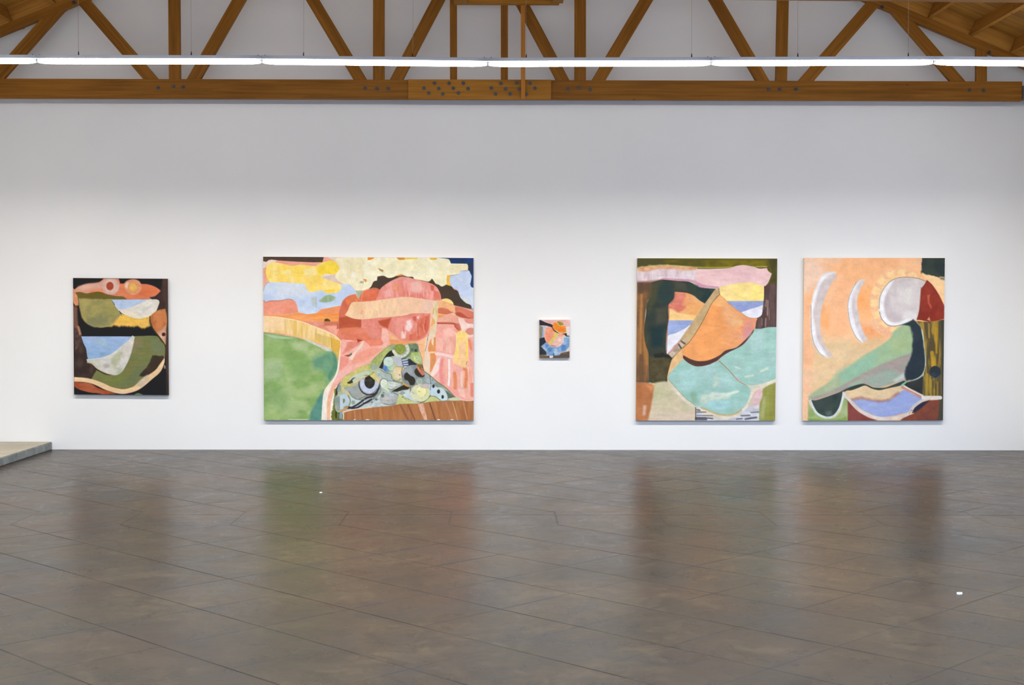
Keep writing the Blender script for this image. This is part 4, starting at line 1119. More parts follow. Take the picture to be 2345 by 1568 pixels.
# lower right of the rock
S([(180,570),(320,600),(420,680),(480,780),(620,810),(560,1050),(240,1040),(230,900),(240,800),(180,700)], (158,174,176), (186,196,180), n=(60,50), soft=14)
S([(100,420),(180,340),(290,240),(400,165),(470,170),(420,240),(320,360),(230,500),(120,620),(60,640),(20,540)], (150,164,92), (180,190,110), n=(40,60), soft=10)
E(130,555,56,56,(150,164,150)); L([(60,620),(200,610),(330,640),(440,670)], 30, (176,186,150))
S([(215,560),(260,480),(330,350),(400,270),(450,245),(495,290),(495,345),(400,370),(310,430),(300,590)], (38,36,26), soft=6)
E(590,225,110,92,(124,140,52),(140,156,66)); L([(540,200),(560,260),(620,290),(650,210)],12,(160,170,70))
L([(480,265),(540,340),(610,362),(690,345),(735,280),(735,200),(715,165)], 56, (208,208,186), soft=8)
for q in ((560,325),(600,345),(650,345),(700,310),(722,255),(722,200)): E(q[0],q[1],12,12,(170,176,160))
S([(740,140),(890,128),(922,180),(925,280),(820,290),(760,350),(690,400),(620,385),(700,350),(770,260)], (98,122,86), (118,140,104), n=(50,50), soft=8)
E(815,235,28,30,(84,100,92)); E(878,250,26,26,(56,66,60))
S([(470,370),(560,360),(640,400),(650,540),(510,530),(480,440)], (176,184,190), (190,186,196), soft=12)
S([(740,400),(800,410),(905,500),(770,555),(740,540)], (40,42,58), soft=6)
S([(800,285),(955,282),(985,480),(880,480),(770,395)], (160,178,96), (178,196,130), soft=6); L([(850,340),(860,420),(930,470)],14,(214,220,180)); E(895,385,34,40,(190,208,150)); E(898,385,14,20,(150,160,170))
S([(615,390),(720,400),(748,470),(742,570),(700,590),(660,590)], (70,84,120), soft=6)
for q in ((640,425,715,412),(655,465,728,455),(665,505,735,500),(670,545,730,545)): L([(q[0],q[1]),(q[2],q[3])], 22, (196,206,206))
E(345,570,58,62,(70,122,192),(110,150,200)); E(440,540,76,74,(178,202,176),(160,190,140)); E(385,450,86,86,(190,212,206),(200,214,190)); E(394,442,7,7,(130,110,100))
L([(480,470),(516,505),(520,560)], 12, (226,150,60))
S([(520,545),(660,560),(675,640),(640,740),(560,760),(490,720),(470,640)], (220,204,170), (226,196,150), soft=8); L([(520,560),(660,575)], 30, (232,190,110))
S([(420,650),(480,640),(500,720),(600,770),(640,800),(560,800),(460,740)], (192,198,140), soft=8); L([(440,700),(520,790),(640,815)], 10, (206,160,110))
E(835,700,214,192,(124,132,134),(150,158,160),n=(120,120)); E(700,640,70,60,(150,160,168),soft=50)
S([(670,680),(720,640),(770,690),(850,740),(870,800),(850,870),(780,870),(740,800),(680,770)], (44,42,34), soft=10, rag=4)
S([(860,600),(900,560),(960,640),(1040,690),(1010,730),(920,720),(860,660)], (50,46,32), soft=10)
S([(890,545),(960,545),(1010,620),(1036,690),(990,700),(930,620)], (214,124,104), (196,100,84), soft=6)
E(945,806,54,52,(164,178,160),(190,196,180)); E(945,806,40,38,(150,166,150))
S([(905,495),(1000,495),(1024,600),(980,600),(910,540)], (200,162,66), (110,84,40), n=(22,22), soft=6, hard=3)
E(775,905,10,10,(60,50,30))
E(305,845,66,80,(206,216,200),(222,224,206)); E(355,930,56,82,(198,212,184)); L([(240,800),(290,755),(350,775),(380,800)], 12, (110,116,70))
L([(370,790),(480,800),(640,830)], 14, (130,140,130)); S([(380,810),(640,835),(560,880),(470,920),(400,950)], (212,216,208), (180,190,180), n=(40,20), soft=8)
S([(420,1000),(500,950),(600,900),(680,868),(785,895),(745,950),(640,960),(560,990),(480,990)], (46,40,26), soft=6)
L([(655,845),(710,880),(775,900)], 26, (228,152,44))
S([(560,990),(740,950),(780,900),(800,1010),(880,1130),(900,1180),(760,1130),(680,1080)], (192,206,214), (206,214,200), soft=10)
E(640,1010,44,30,(140,158,158))
S([(230,1090),(330,1040),(470,1020),(560,1050),(552,1170),(470,1215),(360,1210),(250,1180)], (158,166,168), (190,186,182), n=(90,60), soft=10)
E(280,1062,30,34,(96,108,88)); E(445,1050,46,38,(176,192,200)); L([(300,1205),(400,1225),(500,1200),(556,1175)], 9, (80,66,60)); L([(568,1060),(566,1180)], 14, (60,62,50))
S([(575,1030),(660,1060),(700,1110),(880,1180),(1050,1160),(1130,1080),(1250,1070),(1320,1150),(1000,1190),(600,1225),(520,1230)], (192,196,124), (204,208,150), soft=10)
L([(780,900),(785,1000),(830,1090),(900,1160),(1000,1180),(1090,1120),(1140,1060)], 14, (70,62,40))
E(958,1015,178,158,(214,214,166),(204,208,176)); E(990,985,96,98,(230,226,160),(236,232,176)); E(970,990,18,18,(240,226,130)); L([(1060,930),(1075,1000),(1040,1060)],16,(200,200,110)); L([(985,1080),(990,1160)],8,(180,180,140))
S([(940,880),(1050,850),(1120,860),(1125,940),(1050,930),(980,920)], (190,176,170), soft=14)
S([(1120,850),(1180,860),(1260,910),(1340,920),(1410,990),(1445,1080),(1440,1140),(1340,1150),(1260,1090),(1150,1070),(1130,990)], (184,206,216), (196,214,214), soft=8)
E(1195,892,23,32,(44,38,36)); E(1287,988,28,38,(44,38,36)); E(1361,1084,22,34,(44,38,36))
E(1108,800,34,34,(218,218,190)); E(1108,800,8,8,(90,80,60))
S([(1040,640),(1140,720),(1240,810),(1200,860),(1120,850),(1060,800)], (150,166,180), soft=12, op=.7)
S([(1400,960),(1500,1030),(1585,1092),(1460,1118),(1440,1040)], (92,102,94), soft=6)
S([(1450,1120),(1600,1090),(1720,1140),(1540,1160)], (196,204,170), soft=10)
L([(1010,610),(1140,705),(1250,805),(1410,915),(1585,1090)], 15, (112,118,58))
L([(1000,520),(1020,610)], 14, (90,70,50), op=.7)
L([(925,140),(930,220),(965,310),(992,420),(1004,510)], 9, (96,112,70), op=.7)
L([(120,400),(270,280),(405,160),(560,150),(700,150),(750,128),(880,122)], 10, (110,120,60), op=.8)
for q in ([(250,600),(330,650),(430,680),(450,760)],[(230,880),(250,960),(200,1060),(120,1130)],[(380,930),(440,960),(500,930)],[(640,560),(620,640),(640,720)],[(560,1050),(480,1010),(440,1015)],[(1120,1070),(1230,1080),(1310,1140)],[(250,780),(230,840),(250,900)],[(470,790),(560,830),(640,840)],[(120,640),(60,690),(-40,700)],[(600,760),(560,800),(470,780)],[(1130,700),(1150,860),(1140,960)]):
    L(q, 13, (70,78,58), soft=10, op=.75)
for q in ((300,1010,16),(170,1130,26),(640,1085,14),(520,900,12),(590,690,14),(1180,780,12),(90,1180,18),(-60,1190,14)): E(q[0],q[1],q[2],q[2]*.8,(84,96,84),soft=8,op=.8)
B([(0,600),(300,560),(560,760),(1000,900),(1200,1100),(-200,1250),(-300,900)], .6, 26, 16, 70, [(110,124,112),(206,212,190),(150,166,168),(96,104,80)], op=.4, seed=9)
p.off = (590, 770)
S([(1475,1060),(1550,1035),(1620,1070),(1652,1150),(1620,1230),(1545,1262),(1535,1300),(1476,1318)], (182,200,212), (196,208,212), soft=6); S([(1530,1120),(1560,1115),(1566,1160),(1540,1205),(1530,1190)], (112,130,62), soft=5); L([(1620,1060),(1660,1140),(1650,1230)], 16, (112,120,44)); L([(1470,1340),(1540,1320),(1620,1262)], 22, (228,150,50))
L([(1640,1268),(1700,1290),(1790,1276),(1900,1210),(2038,1130)], 32, (44,44,54))
# brown boards at the foot
S([(1520,1370),(1600,1345),(1760,1310),(2038,1275),(2360,1250),(2560,1212),(2950,1200),(3100,1170),(3300,1160),(3640,1150),(3770,1150),(3960,1120),(3960,1540),(1560,1540)], (176,114,66), (164,100,56), n=(70,500), soft=8, hard=2)
for a, w, c in (((1740,1340,1750,1500),14,(206,150,110)),((1860,1320,1880,1500),24,(146,92,58)),((2200,1290,2230,1500),34,(190,126,70)),((2560,1230,2700,1500),36,(142,88,62)),((2700,1225,2820,1500),22,(132,78,54)),((3090,1200,3190,1500),22,(108,66,50)),((3180,1190,3240,1480),44,(182,120,70)),((3380,1190,3500,1500),30,(190,126,92)),((3500,1180,3590,1500),14,(214,168,130)),((3690,1170,3760,1480),22,(196,136,92)),((2420,1260,2470,1500),18,(186,122,68)),((3600,1200,3680,1500),30,(168,104,58))):
    L([a[:2], a[2:]], w, c, soft=w*.6, sm=False)
S([(2870,1215),(2970,1205),(3010,1340),(3045,1500),(2990,1500),(2930,1370)], (226,188,166), (212,150,120), n=(30,80), soft=8)
for q in ((1970,1500,36),(3490,1500,26),(3250,1500,30),(1740,1500,16)): E(q[0],q[1]-5,q[2],10,(236,220,206))
L([(1535,1480),(1540,1400),(1530,1365),(1620,1335),(1760,1305),(2038,1272)], 16, (232,214,190))
S([(3640,1130),(3780,1150),(3960,1110),(3960,1135),(3760,1160)], (240,214,206), soft=8)
p.build('widest canvas, a landscape of pink rocks, yellow cloud and green field')

# ---- 3: the smallest canvas
p = Canvas('p3', [(1235.0, 732.2), (1304.6, 732.0), (1304.2, 819.2), (1235.0, 819.2)], [(215, 170), (1207, 170), (1200, 1412), (215, 1412)], None, (214,204,198), 3)
S, E, L = p.S, p.E, p.L
S([(215,165),(1215,165),(1215,402),(1110,398),(1060,370),(1000,300),(900,240),(800,235),(720,260),(640,310),(300,190)], (226,172,166), (222,162,156), n=(300,200))
S([(215,340),(340,400),(330,760),(215,790)], (128,118,98), (140,130,112), soft=20)
S([(330,390),(430,380),(400,500),(395,740),(300,750),(325,560)], (150,172,198), (170,186,206), soft=20)
S([(215,780),(380,735),(470,890),(300,1020),(440,1200),(460,1320),(215,1310)], (34,40,50), (52,54,56), n=(200,200), soft=14)
S([(280,1030),(440,895),(540,985),(650,1045),(780,1062),(900,1012),(990,900),(1018,740),(1205,712),(1200,960),(1185,1050),(1120,1130),(1060,1205),(920,1240),(860,1320),(740,1342),(690,1290),(640,1342),(560,1335),(450,1280),(440,1200),(340,1110)], (112,150,196), (160,184,212), n=(130,180), soft=12, mid=.38)
S([(480,1080),(640,1080),(620,1200),(540,1240),(500,1180)], (84,130,184), soft=50)
S([(700,1110),(800,1110),(830,1260),(740,1310),(700,1240)], (166,190,212), soft=40)
S([(960,980),(1080,1000),(1080,1150),(980,1190),(930,1100)], (78,124,178), soft=50)
S([(400,960),(500,980),(500,1060),(420,1080)], (84,128,186), soft=36)
L([(285,1035),(430,1195)], 16, (190,214,214)); L([(1020,735),(1200,722)], 40, (176,206,214), soft=20); L([(470,1110),(540,1030)], 14, (196,214,214))
S([(430,425),(520,405),(610,412),(680,520),(705,580),(700,760),(640,900),(560,992),(440,890),(385,730),(400,540)], (234,154,120), (236,142,108), n=(200,140), soft=14)
S([(440,680),(600,660),(620,780),(520,880),(440,780)], (238,142,108), soft=50)
L([(410,440),(392,560),(395,720),(450,860)], 22, (236,190,176))
S([(830,625),(1000,630),(1055,660),(1060,690),(1000,730),(1000,860),(950,960),(860,1020),(740,1048),(620,1015),(555,985),(680,800),(800,700)], (228,172,162), (232,190,176), n=(140,140), soft=14)
S([(840,640),(1000,640),(1040,680),(900,720),(830,700)], (236,150,130), soft=30)
S([(830,790),(900,790),(920,880),(840,890)], (234,204,188), soft=40)
S([(590,985),(700,1010),(800,1030),(720,1050),(600,1020)], (206,112,112), soft=16)
L([(995,780),(985,900)], 26, (214,216,224)); 
S([(700,560),(830,560),(835,640),(790,740),(700,850),(640,930),(560,995),(510,925),(620,780),(700,700)], (216,192,92), (222,200,120), n=(80,160), soft=14)
S([(215,165),(265,180),(420,250),(600,310),(660,340),(660,430),(740,520),(840,590),(960,620),(1050,590),(1110,620),(1115,680),(1205,685),(1195,712),(1090,712),(1035,655),(950,630),(830,605),(690,535),(620,420),(520,385),(420,360),(215,350)], (40,36,50), (52,46,48), soft=12)
S([(1105,400),(1215,400),(1215,690),(1120,680),(1115,560),(1090,470)], (224,210,206), (216,196,200), soft=12)
S([(655,330),(690,280),(745,245),(800,285),(850,340),(900,372),(1000,360),(1070,372),(1085,450),(1105,560),(1000,600),(880,590),(800,530),(700,490),(662,410)], (238,138,38), (236,122,22), n=(120,140), soft=12, grad=((800,450),(1080,450),(236,144,80)))
L([(700,270),(760,240),(830,310),(900,365)], 18, (240,176,120)); 
S([(780,235),(860,222),(950,250),(1010,300),(1010,335),(940,352),(895,360),(830,290)], (150,132,22), (164,142,34), soft=10)
L([(860,590),(950,612),(1070,595),(1110,570),(1100,500)], 24, (236,224,150), soft=12); L([(700,490),(800,535)], 16, (240,190,80))
S([(860,1320),(930,1250),(1100,1212),(1205,1190),(1205,1420),(640,1420),(700,1345)], (84,68,58), (110,98,78), n=(200,50), soft=14)
S([(215,1300),(380,1325),(545,1335),(555,1420),(215,1420)], (108,88,60), (84,66,48), n=(100,60), soft=12)
S([(560,1340),(610,1345),(660,1420),(555,1420)], (232,214,214), soft=10)
S([(1120,1140),(1180,1080),(1200,1070),(1200,1180),(1110,1200)], (218,200,198), soft=12)
L([(680,1290),(690,1350)], 34, (44,56,62), soft=20)
p.build('smallest canvas on the wall, pink and orange fruit shapes over blue petals', depth=0.03)

# ---- 4: green and orange canvas
p = Canvas('p4', [(1459.4, 591.2), (1780.0, 592.0), (1775.0, 962.8), (1456.0, 962.6)], [(57, 44), (1330, 47), (1310, 1519), (43, 1518)], None, (206,192,164), 4)
S, E, L, B = p.S, p.E, p.L, p.B
S([(30,30),(1350,30),(1350,300),(1210,290),(1200,200),(1000,150),(600,160),(40,170)], (86,80,24), (112,104,16), n=(160,30), mid=.35)
S([(680,60),(1230,60),(1240,130),(1000,118),(900,132),(680,128)], (124,112,14), (100,88,10), n=(110,70), soft=30)
S([(50,45),(300,45),(300,110),(60,125)], (78,76,36), soft=40)
S([(1245,50),(1340,50),(1330,290),(1245,285),(1278,180)], (88,84,26), (70,66,22), n=(60,90), soft=14)
S([(50,135),(110,140),(200,125),(300,112),(450,118),(598,136),(600,240),(530,245),(300,232),(50,255)], (228,212,216), (214,190,196), n=(40,120), soft=14, rag=6)
S([(50,125),(270,108),(450,115),(600,128),(596,150),(440,150),(280,140),(120,165),(50,155)], (226,176,128), (214,140,110), n=(50,30), soft=18, rag=8)
L([(60,130),(300,106),(600,126),(890,126),(1235,118)], 8, (214,206,120), soft=8, op=.7)
S([(592,140),(740,140),(900,132),(960,112),(1030,106),(1110,120),(1170,138),(1236,132),(1248,160),(1280,182),(1250,260),(1215,302),(1170,290),(1130,272),(1040,262),(950,272),(870,290),(800,304),(700,296),(610,268),(590,210)], (238,200,198), (232,188,190), n=(200,100))
S([(45,250),(120,250),(240,240),(300,222),(380,228),(530,236),(600,255),(650,280),(720,292),(800,300),(802,320),(700,312),(620,305),(560,262),(440,252),(300,240),(200,258),(45,268)], (204,148,168), (212,160,178))
# brown trunk on the left
S([(45,262),(200,262),(200,400),(150,430),(125,620),(130,800),(158,900),(158,1168),(38,1168)], (146,98,54), (108,76,48), n=(34,300), hard=2, mid=.4)
S([(45,265),(190,265),(180,340),(60,360)], (84,64,50), soft=50, op=.8)
L([(95,380),(85,900)], 24, (176,120,62), soft=24); L([(60,1165),(155,1168)], 22, (96,78,60), soft=16)
L([(140,600),(125,800),(150,1000)], 30, (166,112,52), soft=20)
# openings to sky and sea
S([(380,345),(520,350),(600,420),(672,455),(600,640),(330,640),(330,500)], (236,178,118), (238,168,100), n=(140,100))
S([(388,352),(500,360),(515,440),(490,500),(430,540),(380,505),(338,502),(345,460),(385,410)], (216,116,98), (222,134,112), n=(80,80), soft=22)
S([(500,362),(560,385),(560,470),(500,480),(470,470)], (236,162,104), soft=30)
S([(335,505),(375,508),(430,540),(560,560),(600,560),(570,612),(335,608)], (246,204,136), (244,194,120), soft=14)
S([(336,607),(572,607),(540,650),(470,692),(400,725),(335,752)], (140,160,210), (152,170,216))
S([(335,750),(400,725),(470,692),(548,640),(500,700),(430,800),(360,880),(322,910),(320,870)], (220,222,236), (228,226,234), soft=6)
S([(800,302),(870,290),(950,272),(1040,262),(1130,272),(1215,302),(1212,432),(870,436),(840,405),(804,372)], (248,220,144), (250,224,136), n=(160,90))
S([(1090,275),(1212,305),(1210,430),(1080,430)], (249,224,130), soft=30)
S([(862,431),(1210,431),(1200,470),(1130,492),(1060,515),(1005,535),(930,485)], (138,152,204), (148,164,210), n=(120,60))
S([(1005,532),(1060,513),(1130,492),(1202,466),(1196,520),(1180,570),(1150,584),(1072,582)], (222,222,234), (230,228,236))
# dark green arch
S([(196,258),(290,238),(430,250),(530,258),(620,305),(772,322),(752,342),(720,390),(672,455),(620,425),(570,382),(500,357),(395,348),(388,410),(340,470),(340,600),(322,740),(322,905),(372,940),(366,975),(332,1130),(330,1172),(240,1185),(160,1165),(158,905),(130,820),(118,700),(135,560),(145,450),(190,380)],
  (44,56,50), (66,66,48), n=(120,110), mid=.4)
S([(190,265),(290,245),(300,330),(230,420),(160,560),(150,440)], (70,72,46), soft=40, op=.8)
S([(260,290),(350,260),(390,350),(370,430),(300,460),(240,400)], (40,60,58), soft=40)
S([(230,500),(330,480),(330,620),(230,640)], (76,72,58), soft=40, op=.8)
S([(170,660),(310,660),(300,850),(180,850)], (26,50,54), soft=50)
S([(400,265),(500,270),(500,330),(400,320)], (72,76,66), soft=30, op=.7)
S([(520,265),(610,295),(580,360),(520,350)], (44,64,52), soft=20); S([(590,310),(765,325),(670,450),(600,400)], (30,52,54), (50,66,56), soft=12)
S([(165,940),(366,950),(335,1130),(240,1180),(165,1160)], (70,62,36), (88,80,50), n=(60,60), soft=30)
L([(220,925),(300,925),(370,940)], 34, (34,36,30), soft=14, rag=8)
L([(340,470),(345,560),(332,660),(328,760),(322,900)], 7, (150,70,56), op=.8)
L([(185,1178),(240,1188),(325,1176)], 9, (150,140,70)); L([(500,357),(560,380),(620,425),(665,452)], 6, (196,140,90), op=.6)
# tan diagonal strap
S([(756,340),(800,318),(806,372),(740,448),(690,540),(640,640),(545,790),(480,852),(375,952),(340,915),(430,805),(500,710),(560,615),(620,530),(672,455),(715,395)], (204,172,124), (190,158,112), n=(60,100))
S([(400,830),(520,770),(460,850),(378,940),(345,915)], (206,192,182), (160,140,120), n=(30,30), soft=14)
L([(430,820),(470,880)], 14, (80,60,50), soft=10); L([(455,795),(490,820)], 12, (80,60,50), soft=10); L([(345,905),(395,850),(440,800)], 12, (206,140,126), soft=8)
L([(806,372),(740,448),(690,545),(640,640),(545,790),(480,852),(375,952)], 9, (92,84,52))
L([(790,325),(800,318),(806,372),(850,415),(930,490),(1010,548),(1070,582),(1150,586),(1190,560)], 6, (120,84,50), op=.8)
# cream wedge
S([(472,855),(474,962),(405,1025),(345,1095),(332,1160),(330,1120),(350,1030),(378,955)], (232,190,138), (224,176,118), n=(50,90))
# big orange form
S([(806,376),(850,415),(930,490),(1010,548),(1070,583),(1148,586),(1130,650),(1105,720),(1060,770),(1000,822),(900,872),(800,930),(700,972),(610,978),(540,958),(474,925),(472,866),(545,790),(640,640),(690,545),(740,448)],
  (240,160,94), (238,154,86), n=(200,200), grad=((760,650),(1100,620),(226,160,128)))
S([(806,380),(870,440),(830,480),(770,470),(745,450)], (244,178,112), soft=24)
S([(850,450),(960,530),(1040,620),(900,700),(830,560)], (230,170,122), soft=60, op=.8)
S([(1040,600),(1140,600),(1115,700),(1050,760),(1010,680)], (222,146,122), soft=40); S([(1030,690),(1090,660),(1080,740),(1020,780)], (218,142,142), soft=24)
S([(900,590),(1010,610),(1020,650),(920,650)], (234,184,128), soft=26, op=.8)
S([(474,922),(540,958),(610,977),(700,970),(800,927),(860,880),(960,850),(1050,770),(1120,685),(1108,725),(1060,785),(1000,842),(880,902),(812,950),(780,976),(700,1012),(600,1026),(530,1000),(474,952)], (80,48,44), (90,58,50))
# dark brown right
S([(1213,298),(1260,280),(1345,270),(1335,670),(1180,686),(1128,682),(1145,600),(1190,565),(1210,460)], (82,58,56), (100,78,74), n=(26,200), hard=2, mid=.3)
for a in ((1245,430,1240,560,10),(1232,420,1225,480,8),(1225,590,1222,660,10),(1190,590,1190,650,7),(1255,500,1258,600,5)): L([(a[0],a[1]),(a[2],a[3])], a[4], (170,146,140), soft=8, op=.8)
L([(1213,298),(1212,400),(1200,500),(1190,560),(1148,590)], 7, (60,40,38))
# teal pools
S([(1108,725),(1128,686),(1180,684),(1240,670),(1340,668),(1335,1130),(1260,1160),(1180,1185),(1085,1200),(1000,1160),(930,1100),(870,1030),(800,975),(812,948),(880,902),(1000,842),(1065,785)], (146,192,178), (162,200,192), n=(160,160), mid=.42)
S([(1090,740),(1200,730),(1220,850),(1120,900),(1070,830)], (170,206,200), soft=60)
for a in ((1180,1070,1240,1045,14),(1040,1118,1110,1108,14),(950,1030,990,1045,8)): L([(a[0],a[1]),(a[2],a[3])], a[4], (220,222,194), soft=12, op=.9)
S([(474,958),(530,1003),(600,1027),(700,1014),(795,978),(870,1040),(960,1135),(1080,1222),(1082,1290),(1040,1380),(1000,1425),(930,1462),(830,1468),(700,1424),(590,1385),(480,1300),(395,1205),(340,1142),(350,1095),(405,1028)], (148,192,180), (166,202,198), n=(160,140), mid=.45)
S([(470,1090),(560,1050),(600,1120),(540,1240),(470,1200)], (160,202,196), soft=50)
S([(640,1290),(760,1270),(900,1280),(900,1320),(720,1340),(700,1380),(620,1360)], (206,214,196), (190,206,190), n=(60,30), soft=24, op=.85)
S([(700,1340),(900,1330),(900,1400),(800,1430),(680,1390)], (160,204,204), soft=40)
L([(740,1272),(860,1280),(970,1252)], 24, (206,220,206), soft=14); L([(775,1120),(780,1170),(760,1200)], 34, (186,206,186), soft=22); L([(570,1280),(575,1340)], 50, (126,160,128), soft=30, op=.6)
L([(800,975),(870,1040),(930,1105),(980,1160),(1085,1212)], 7, (150,116,80)); L([(930,1110),(985,1162)], 8, (196,140,136))
# rims
S([(332,1160),(395,1205),(480,1300),(590,1385),(700,1424),(830,1468),(930,1462),(1000,1425),(1040,1380),(1082,1290),(1084,1225),(1000,1165),(1085,1200),(1180,1185),(1260,1160),(1340,1125),(1335,1165),(1240,1215),(1140,1245),(1100,1300),(1060,1400),(1000,1455),(940,1490),(850,1512),(760,1500),(660,1462),(560,1410),(490,1350),(400,1260),(345,1195)], (224,214,196), (212,204,184), n=(80,60), soft=6)
L([(640,1400),(730,1440),(830,1468),(930,1462),(1000,1425)], 16, (190,166,110), soft=8, op=.8)
L([(340,1142),(395,1205),(480,1300),(590,1385)], 6, (120,140,90), op=.7)
# foot of the canvas
S([(36,1168),(200,1178),(215,1230),(185,1400),(160,1535),(36,1535)], (184,116,70), (174,104,58), n=(90,200), soft=16, rag=10)
S([(190,1180),(332,1165),(400,1262),(490,1352),(592,1402),(588,1535),(155,1535),(180,1400),(205,1240)], (206,192,162), (184,184,142), n=(120,160), soft=20)
S([(140,1195),(215,1200),(185,1260)], (222,140,84), soft=26)
S([(180,1460),(585,1440),(585,1535),(150,1535)], (214,190,172), soft=50, op=.7)
S([(110,1380),(140,1380),(130,1470),(105,1470)], (220,190,180), soft=20, op=.7)
S([(590,1400),(660,1462),(760,1500),(850,1512),(940,1490),(1000,1455),(1060,1400),(1170,1370),(1168,1535),(588,1535)], (212,212,222), (186,186,196), n=(60,20), soft=6)
for a in ((600,1440,680,1442,9),(600,1470,740,1474,8),(595,1500,680,1502,30),(700,1496,740,1500,12),(1000,1475,1080,1470,10),(1040,1505,1140,1490,16),(1090,1445,1160,1440,9),(960,1505,1010,1500,10),(600,1420,625,1425,12)): L([(a[0],a[1]),(a[2],a[3])], a[4], (58,58,64), soft=9, op=.8)
L([(588,1400),(588,1530)], 8, (60,60,58))
S([(1105,1390),(1110,1300),(1140,1248),(1205,1225),(1190,1300),(1165,1360)], (228,168,172), (214,190,190), n=(60,60), soft=14)
S([(1205,1225),(1340,1160),(1330,1535),(1165,1535),(1170,1370),(1195,1300)], (150,152,70), (136,138,56), n=(40,260), soft=12)
S([(1195,1300),(1230,1300),(1210,1500),(1170,1500)], (170,172,110), soft=24)
p.build('tall canvas with orange form, dark green arch and teal pools', group=None)

# ---- 5: peach canvas with the crescents
P5 = p = Canvas('p5', [(1841.8, 590.6), (2163.8, 590.6), (2159.4, 962.4), (1838.0, 963.0)], [(88, 42), (1366, 42), (1350, 1517), (70, 1520)], None, (250,190,134), 5)
S, E, L, B = p.S, p.E, p.L, p.B
S([(60,30),(1400,30),(1400,900),(60,900)], (249,192,144), (250,182,126), n=(260,200), mid=.35)
S([(60,30),(420,30),(420,200),(260,260),(60,400)], (242,204,176), soft=100)
S([(250,90),(640,60),(900,90),(640,260),(400,260)], (250,184,130), soft=120)
S([(560,260),(760,300),(700,560),(600,620),(560,420)], (251,178,116), soft=120)
S([(250,480),(320,480),(310,680),(250,640)], (254,168,92), soft=60)
S([(560,370),(640,380),(640,480),(580,500)], (253,168,98), soft=60)
S([(330,240),(500,230),(470,720),(300,700),(300,420)], (250,184,136), soft=60, op=.7)
S([(600,640),(760,680),(850,760),(700,800),(620,740)], (250,166,108), soft=60)
S([(60,760),(620,770),(860,760),(760,860),(520,1010),(300,1180),(130,1290),(60,1300)], (228,198,154), (232,192,142), n=(160,120), soft=90, mid=.4)
S([(60,380),(150,480),(140,760),(180,900),(140,1060),(60,1060)], (248,184,138), soft=60)
S([(60,1060),(200,1060),(130,1300),(130,1540),(60,1540)], (246,190,150), (240,196,156), soft=50)
S([(1150,160),(1380,180),(1380,560),(1340,440),(1280,320),(1180,220)], (250,206,150), soft=24)
# halo of small dabs
E(960,440,272,300,(250,204,146),soft=20)
for k in range(26):
    a = radians(200-k*9.2+60)
    a = radians(95+k*8)
    x = 965+238*cos(a)*1.03; y = 440+268*sin(a)
    E(x, y, 34, 26, (252,214,152) if k % 3 else (246,184,140), soft=14, op=.85)
    L([(965+205*cos(a+.06), 440+235*sin(a+.06)), (965+270*cos(a+.06), 440+300*sin(a+.06))], 5, (232,160,110), soft=6, op=.5)
S([(700,600),(780,640),(860,700),(900,720),(840,770),(720,690)], (240,176,136), (246,196,150), n=(40,40), soft=20, op=.8)
# crescents
S([(376,170),(300,174),(245,208),(205,285),(168,380),(150,480),(147,600),(150,720),(182,840),(232,910),(268,935),(300,945),(345,925),(300,870),(262,812),(238,730),(232,640),(240,540),(262,440),(300,340),(345,260),(378,215)], (206,192,192), (216,204,200), n=(80,100), soft=12)
S([(376,170),(300,174),(245,208),(205,285),(168,380),(150,480),(147,600),(150,720),(182,840),(232,910),(268,935),(300,945),(250,860),(205,780),(185,660),(165,540),(190,430),(225,300),(290,215)], (238,236,238), soft=22)
L([(148,470),(150,600),(152,700),(175,820),(230,908),(268,935)], 5, (90,74,66), op=.7)
S([(400,180),(440,200),(340,420),(270,640),(262,560),(320,340)], (250,196,150), soft=30, op=.5)
S([(648,236),(585,244),(535,300),(505,370),(484,450),(486,530),(510,660),(560,760),(598,800),(622,808),(658,780),(625,710),(592,610),(576,520),(566,450),(580,370),(612,295)], (206,194,196), (220,210,210), n=(60,80), soft=12)
S([(600,244),(535,300),(505,370),(484,450),(486,530),(510,660),(560,760),(598,800),(622,808),(570,700),(535,590),(520,480),(528,380)], (238,236,238), soft=18)
L([(560,262),(505,370),(484,450),(488,540),(512,662),(560,762),(600,800)], 5, (96,80,70), op=.7)
# dark square
S([(1160,20),(1400,20),(1400,215),(1320,215),(1240,200),(1155,180),(1150,100)], (40,52,50), (52,64,54), n=(90,90), soft=10, rag=8, ragn=(20,20), sm=False)
L([(1330,225),(1390,240)], 18, (110,110,90), soft=16)
# white head and red cap
S([(768,480),(775,400),(810,320),(870,255),(940,225),(1030,218),(1120,228),(1205,258),(1160,310),(1148,400),(1135,520),(1112,600),(1068,602),(1000,638),(900,658),(840,642),(790,590),(772,530)], (206,194,194), (220,212,206), n=(110,110))
S([(900,300),(1040,260),(1140,320),(1130,500),(1000,560),(880,520)], (212,202,200), soft=60); S([(940,330),(1080,310),(1060,460),(960,440)], (224,218,212), soft=50)
S([(810,400),(860,330),(880,500),(960,600),(880,620),(820,540)], (196,182,186), soft=34, op=.8)
S([(768,480),(775,400),(810,320),(870,255),(900,245),(850,330),(820,400),(812,500),(840,590),(900,630),(980,610),(1040,570),(1075,600),(1000,638),(900,658),(840,642),(790,590),(772,530)], (240,238,240), soft=20)
S([(980,590),(1000,540),(1100,520),(1110,598),(1060,602)], (228,222,220), soft=30, op=.8)
L([(768,500),(775,400),(812,318),(870,253),(940,222),(1030,215),(1120,226),(1200,256)], 6, (110,88,72), op=.8); L([(772,530),(790,590),(840,645),(900,660),(960,650)], 6, (70,60,56), op=.8)
